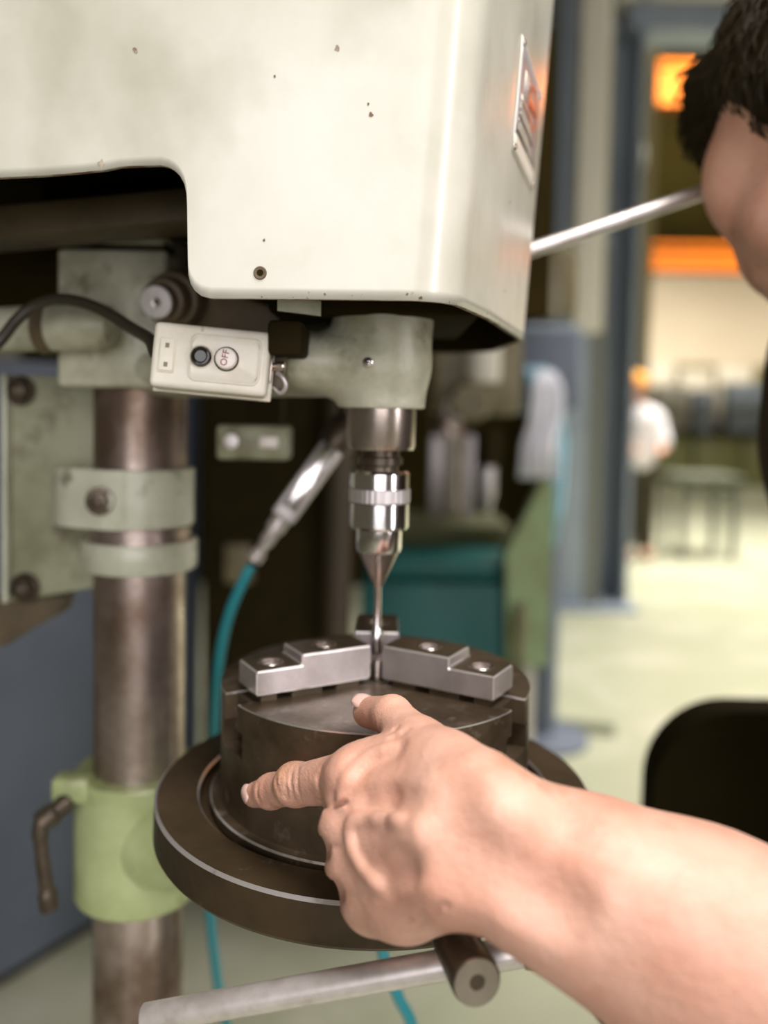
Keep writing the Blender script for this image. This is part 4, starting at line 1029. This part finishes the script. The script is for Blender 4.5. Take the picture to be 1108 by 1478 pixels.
# blue control box and the hanging cloths
a, b = P(752, 468, 3.2), P(838, 560, 3.2)
EB = thing('control_box', ((a.x+b.x)/2, 3.3, 0), 'blue grey control cabinet on a stand near the hall column', 'control box')
box('enclosure', ((a.x+b.x)/2, 3.3, (a.z+b.z)/2-.05), b.x-a.x, .2, a.z-b.z+.1, 'pillar_blue', EB, bev=.01)
box('enclosure_door', ((a.x+b.x)/2, 3.195, (a.z+b.z)/2-.05), (b.x-a.x)*.9, .01, a.z-b.z+.06, 'blue_steel', EB, bev=.003)
for px_ in (774, 788): rod('coat_hook', P(px_, 538, 3.19), P(px_, 534, 3.145), .006, 'rod_steel', EB)
rod('stand', ((a.x+b.x)/2+.03, 3.3, .02), ((a.x+b.x)/2+.03, 3.3, b.z), .05, 'blue_steel', EB)
lathe('stand_foot', [(0, 0), (.18, 0), (.18, .02), (.06, .04), (0, .04)], ((a.x+b.x)/2+.03, 3.3, 0), 'blue_steel', EB, n=24)
def cloth(name, top, bottoms, mats, label, y):
    bm = bmesh.new(); n = 15; rows = []
    for j, (py, xl, xr) in enumerate(bottoms):
        row = []
        for i in range(n):
            px = xl+(xr-xl)*i/(n-1); row.append(bm.verts.new(P(px, py, y-.014*(1+math.sin(i*1.7+j*.4))*(j/len(bottoms)))))
        rows.append(row)
    for r0_, r1_ in zip(rows, rows[1:]):
        for i in range(n-1): bm.faces.new((r0_[i], r0_[i+1], r1_[i+1], r1_[i]))
    o = frombm(bm, name, mats); md = o.modifiers.new('t', 'SOLIDIFY'); md.thickness = .012
    tag(o, label, 'cloth'); return o
cloth('white_cloth', None, [(536, 776, 800), (560, 768, 812), (590, 765, 814), (610, 762, 808), (640, 752, 804), (690, 748, 806)], 'cloth_white', 'white cloth hung in front of the blue control cabinet', 3.135)
cloth('blue_cloth', None, [(530, 758, 790), (560, 764, 800), (590, 774, 812), (640, 800, 818), (730, 790, 812), (790, 778, 800)], 'cloth_blue', 'light blue cloth hung beside the white cloth', 3.172)
# orange crane girders
for (px0, px1, py0, py1, yy, lb) in ((915, 1130, 92, 150, 11.0, 'thick orange crane girder high under the hall roof'), (930, 1130, 354, 391, 12.0, 'slim orange crane girder above the cream wall')):
    a, b = P(px0, py1, yy), P(px1, py0, yy); g = thing('crane_girder', ((a.x+b.x)/2+1, yy, a.z), lb, 'girder')
    hh = b.z-a.z; gc, gl = (a.x+8.85)/2, 8.85-a.x
    box('web', (gc, yy+.1, (a.z+b.z)/2), gl, .06, hh*.96, 'orange_paint', g)
    for zf in (a.z+.03, b.z-.03): box('flange', (gc, yy+.1, zf), gl, .26, .06, 'orange_paint', g)
# posts and fittings beside the opening
a = P(912, 690, 9.0); up = thing('roof_post', (a.x, 9, 0), 'olive steel post standing behind the blue column', 'post')
box('shaft', (a.x, 9, 3.6), .20, .2, 7.1, 'post_olive', up); box('foot', (a.x, 9, .02), .4, .4, .04, 'post_olive', up); box('bracket', (P(908, 228, 8.9).x, 8.9, P(908, 228, 8.9).z), .30, .2, .26, 'shelf_grey', up, bev=.04)
# long dark bench and racks against the far wall
fb_ = thing('work_bench', (5, 15.5, 0), 'long dark olive bench along the far wall', 'bench')
a, b = P(930, 690, 15.5), P(1130, 592, 15.5)
for k in range(4): box('bench_cabinet', (a.x+.45+.9*k, 15.9, .48), .84, .7, .94, 'bench_green', fb_, bev=.02)
box('bench_top', (a.x+1.6, 15.85, .99), 3.9, .9, .06, 'dark_iron', fb_, bev=.01)
k = 0
for px0, px1, py0, py1, m_, lb in ((945, 985, 525, 556, 'crate_pale', 'pale crate on the far bench beside the grey crate'), (992, 1040, 535, 562, 'crate_pale', 'wide pale crate at the middle of the far bench'), (1048, 1100, 528, 552, 'crate_pale', 'pale flat crate on the far bench next to the blue crate'),
                               (945, 990, 560, 615, 'shelf_grey', 'grey crate at the end of the far bench'), (1000, 1030, 566, 640, 'crate_blue', 'narrow blue grey crate on the far bench'), (1050, 1108, 556, 605, 'crate_blue', 'broad blue grey crate on the far bench')):
    a, b = P(px0, py1, 15.6), P(px1, py0, 15.6)
    z0_ = 1.02; top_ = max(b.z, 1.3)
    if py1 < 565: z0_ = a.z
    t = thing('crate', ((a.x+b.x)/2, 15.7, z0_), lb, 'crate', 'crates on the far bench')
    yo = 15.72 if py1 >= 565 else 16.15
    box('crate_body', ((a.x+b.x)/2, yo, ((1.02 if True else z0_)+top_)/2), b.x-a.x, .34, top_-1.02, m_, t, bev=.02)
    box('crate_rim', ((a.x+b.x)/2, yo, top_), b.x-a.x+.04, .38, .05, m_, t, bev=.01)
# far worker with an orange cap
yw = 7.6; xw = P(918, 700, yw).x
FW = Field((xw-.45, yw-.35, 0), (xw+.45, yw+.35, 1.85), .02)
hz_ = P(914, 560, yw).z
FW.cap((xw-.03, yw, hz_+.02), (xw-.03, yw-.03, hz_-.06), .085, .07, .02); FW.cap((xw-.02, yw, hz_-.1), (xw, yw, hz_-.2), .05, .06, .02)
FW.cap((xw-.12, yw, hz_-.27), (xw+.12, yw, hz_-.27), .08, .08, .05); FW.cap((xw, yw, hz_-.3), (xw, yw, hz_-.68), .14, .13, .05)
for s_ in (-1, 1):
    FW.cap((xw+.17*s_, yw, hz_-.27), (xw+.2*s_, yw-.1, hz_-.52), .05, .042, .02); FW.cap((xw+.2*s_, yw-.1, hz_-.52), (xw+.10*s_, yw-.28, hz_-.56), .042, .035, .02)
    FW.cap((xw+.08*s_, yw, hz_-.7), (xw+.09*s_, yw, .45), .085, .065, .03); FW.cap((xw+.09*s_, yw, .45), (xw+.09*s_, yw, .09), .062, .045, .02); FW.cap((xw+.09*s_, yw+.02, .06), (xw+.09*s_, yw-.14, .05), .05, .045, .02)
fw = link('person', np_mesh('worker', [FW.mesh()]), 'skin', None, ang=75); tag(fw, 'distant worker with orange cap, white shirt and dark trousers', 'person')
s2 = Field((xw-.45, yw-.35, hz_-.8), (xw+.45, yw+.35, hz_), .02)
s2.cap((xw-.12, yw, hz_-.27), (xw+.12, yw, hz_-.27), .10, .10, .05); s2.cap((xw, yw, hz_-.3), (xw, yw, hz_-.66), .165, .155, .05)
for s_ in (-1, 1): s2.cap((xw+.17*s_, yw, hz_-.27), (xw+.2*s_, yw-.09, hz_-.48), .07, .065, .02)
link('shirt', np_mesh('worker_shirt', [s2.mesh()]), 'worker_white', fw, ang=75)
s3 = Field((xw-.3, yw-.3, .04), (xw+.3, yw+.3, hz_-.5), .02); s3.cap((xw-.05, yw, hz_-.74), (xw+.05, yw, hz_-.74), .14, .14, .03)
for s_ in (-1, 1): s3.cap((xw+.08*s_, yw, hz_-.75), (xw+.09*s_, yw, .13), .105, .08, .02)
link('trousers', np_mesh('worker_trousers', [s3.mesh()]), 'worker_dark', fw, ang=75)
lathe('cap', [(.10, 0), (.102, .03), (.09, .08), (.055, .11), (0, .12)], (xw-.03, yw, hz_+.03), 'cap_orange', fw, n=24)
box('cap_peak', (xw-.03, yw-.13, hz_+.04), .14, .12, .015, 'cap_orange', fw, bev=.005)
# trolley frame on the bright floor
a = PZ(982, 806, 0); b = PZ(1052, 806, 0)
TR = thing('trolley', ((a.x+b.x)/2, a.y, 0), 'grey steel trolley frame standing on the bright floor', 'trolley')
wd_ = b.x-a.x; zt_r = P(1015, 690, a.y).z
for sx in (0, 1):
    for sy in (0, .45):
        box('leg', (a.x+wd_*sx, a.y+sy, zt_r/2+.03), .05, .05, zt_r-.06, 'cart_grey', TR, bev=.005)
        lathe('wheel', [(0, -.02), (.03, -.018), (.033, 0), (.03, .018), (0, .02)], (a.x+wd_*sx, a.y+sy, .033), 'dark_iron', TR, (1, 0, 0), 16)
box('top_tray', ((a.x+b.x)/2, a.y+.225, zt_r), wd_+.12, .58, .05, 'cart_grey', TR, bev=.01)
box('rail', ((a.x+b.x)/2, a.y-.01, zt_r-.14), wd_+.05, .04, .07, 'cart_grey', TR)
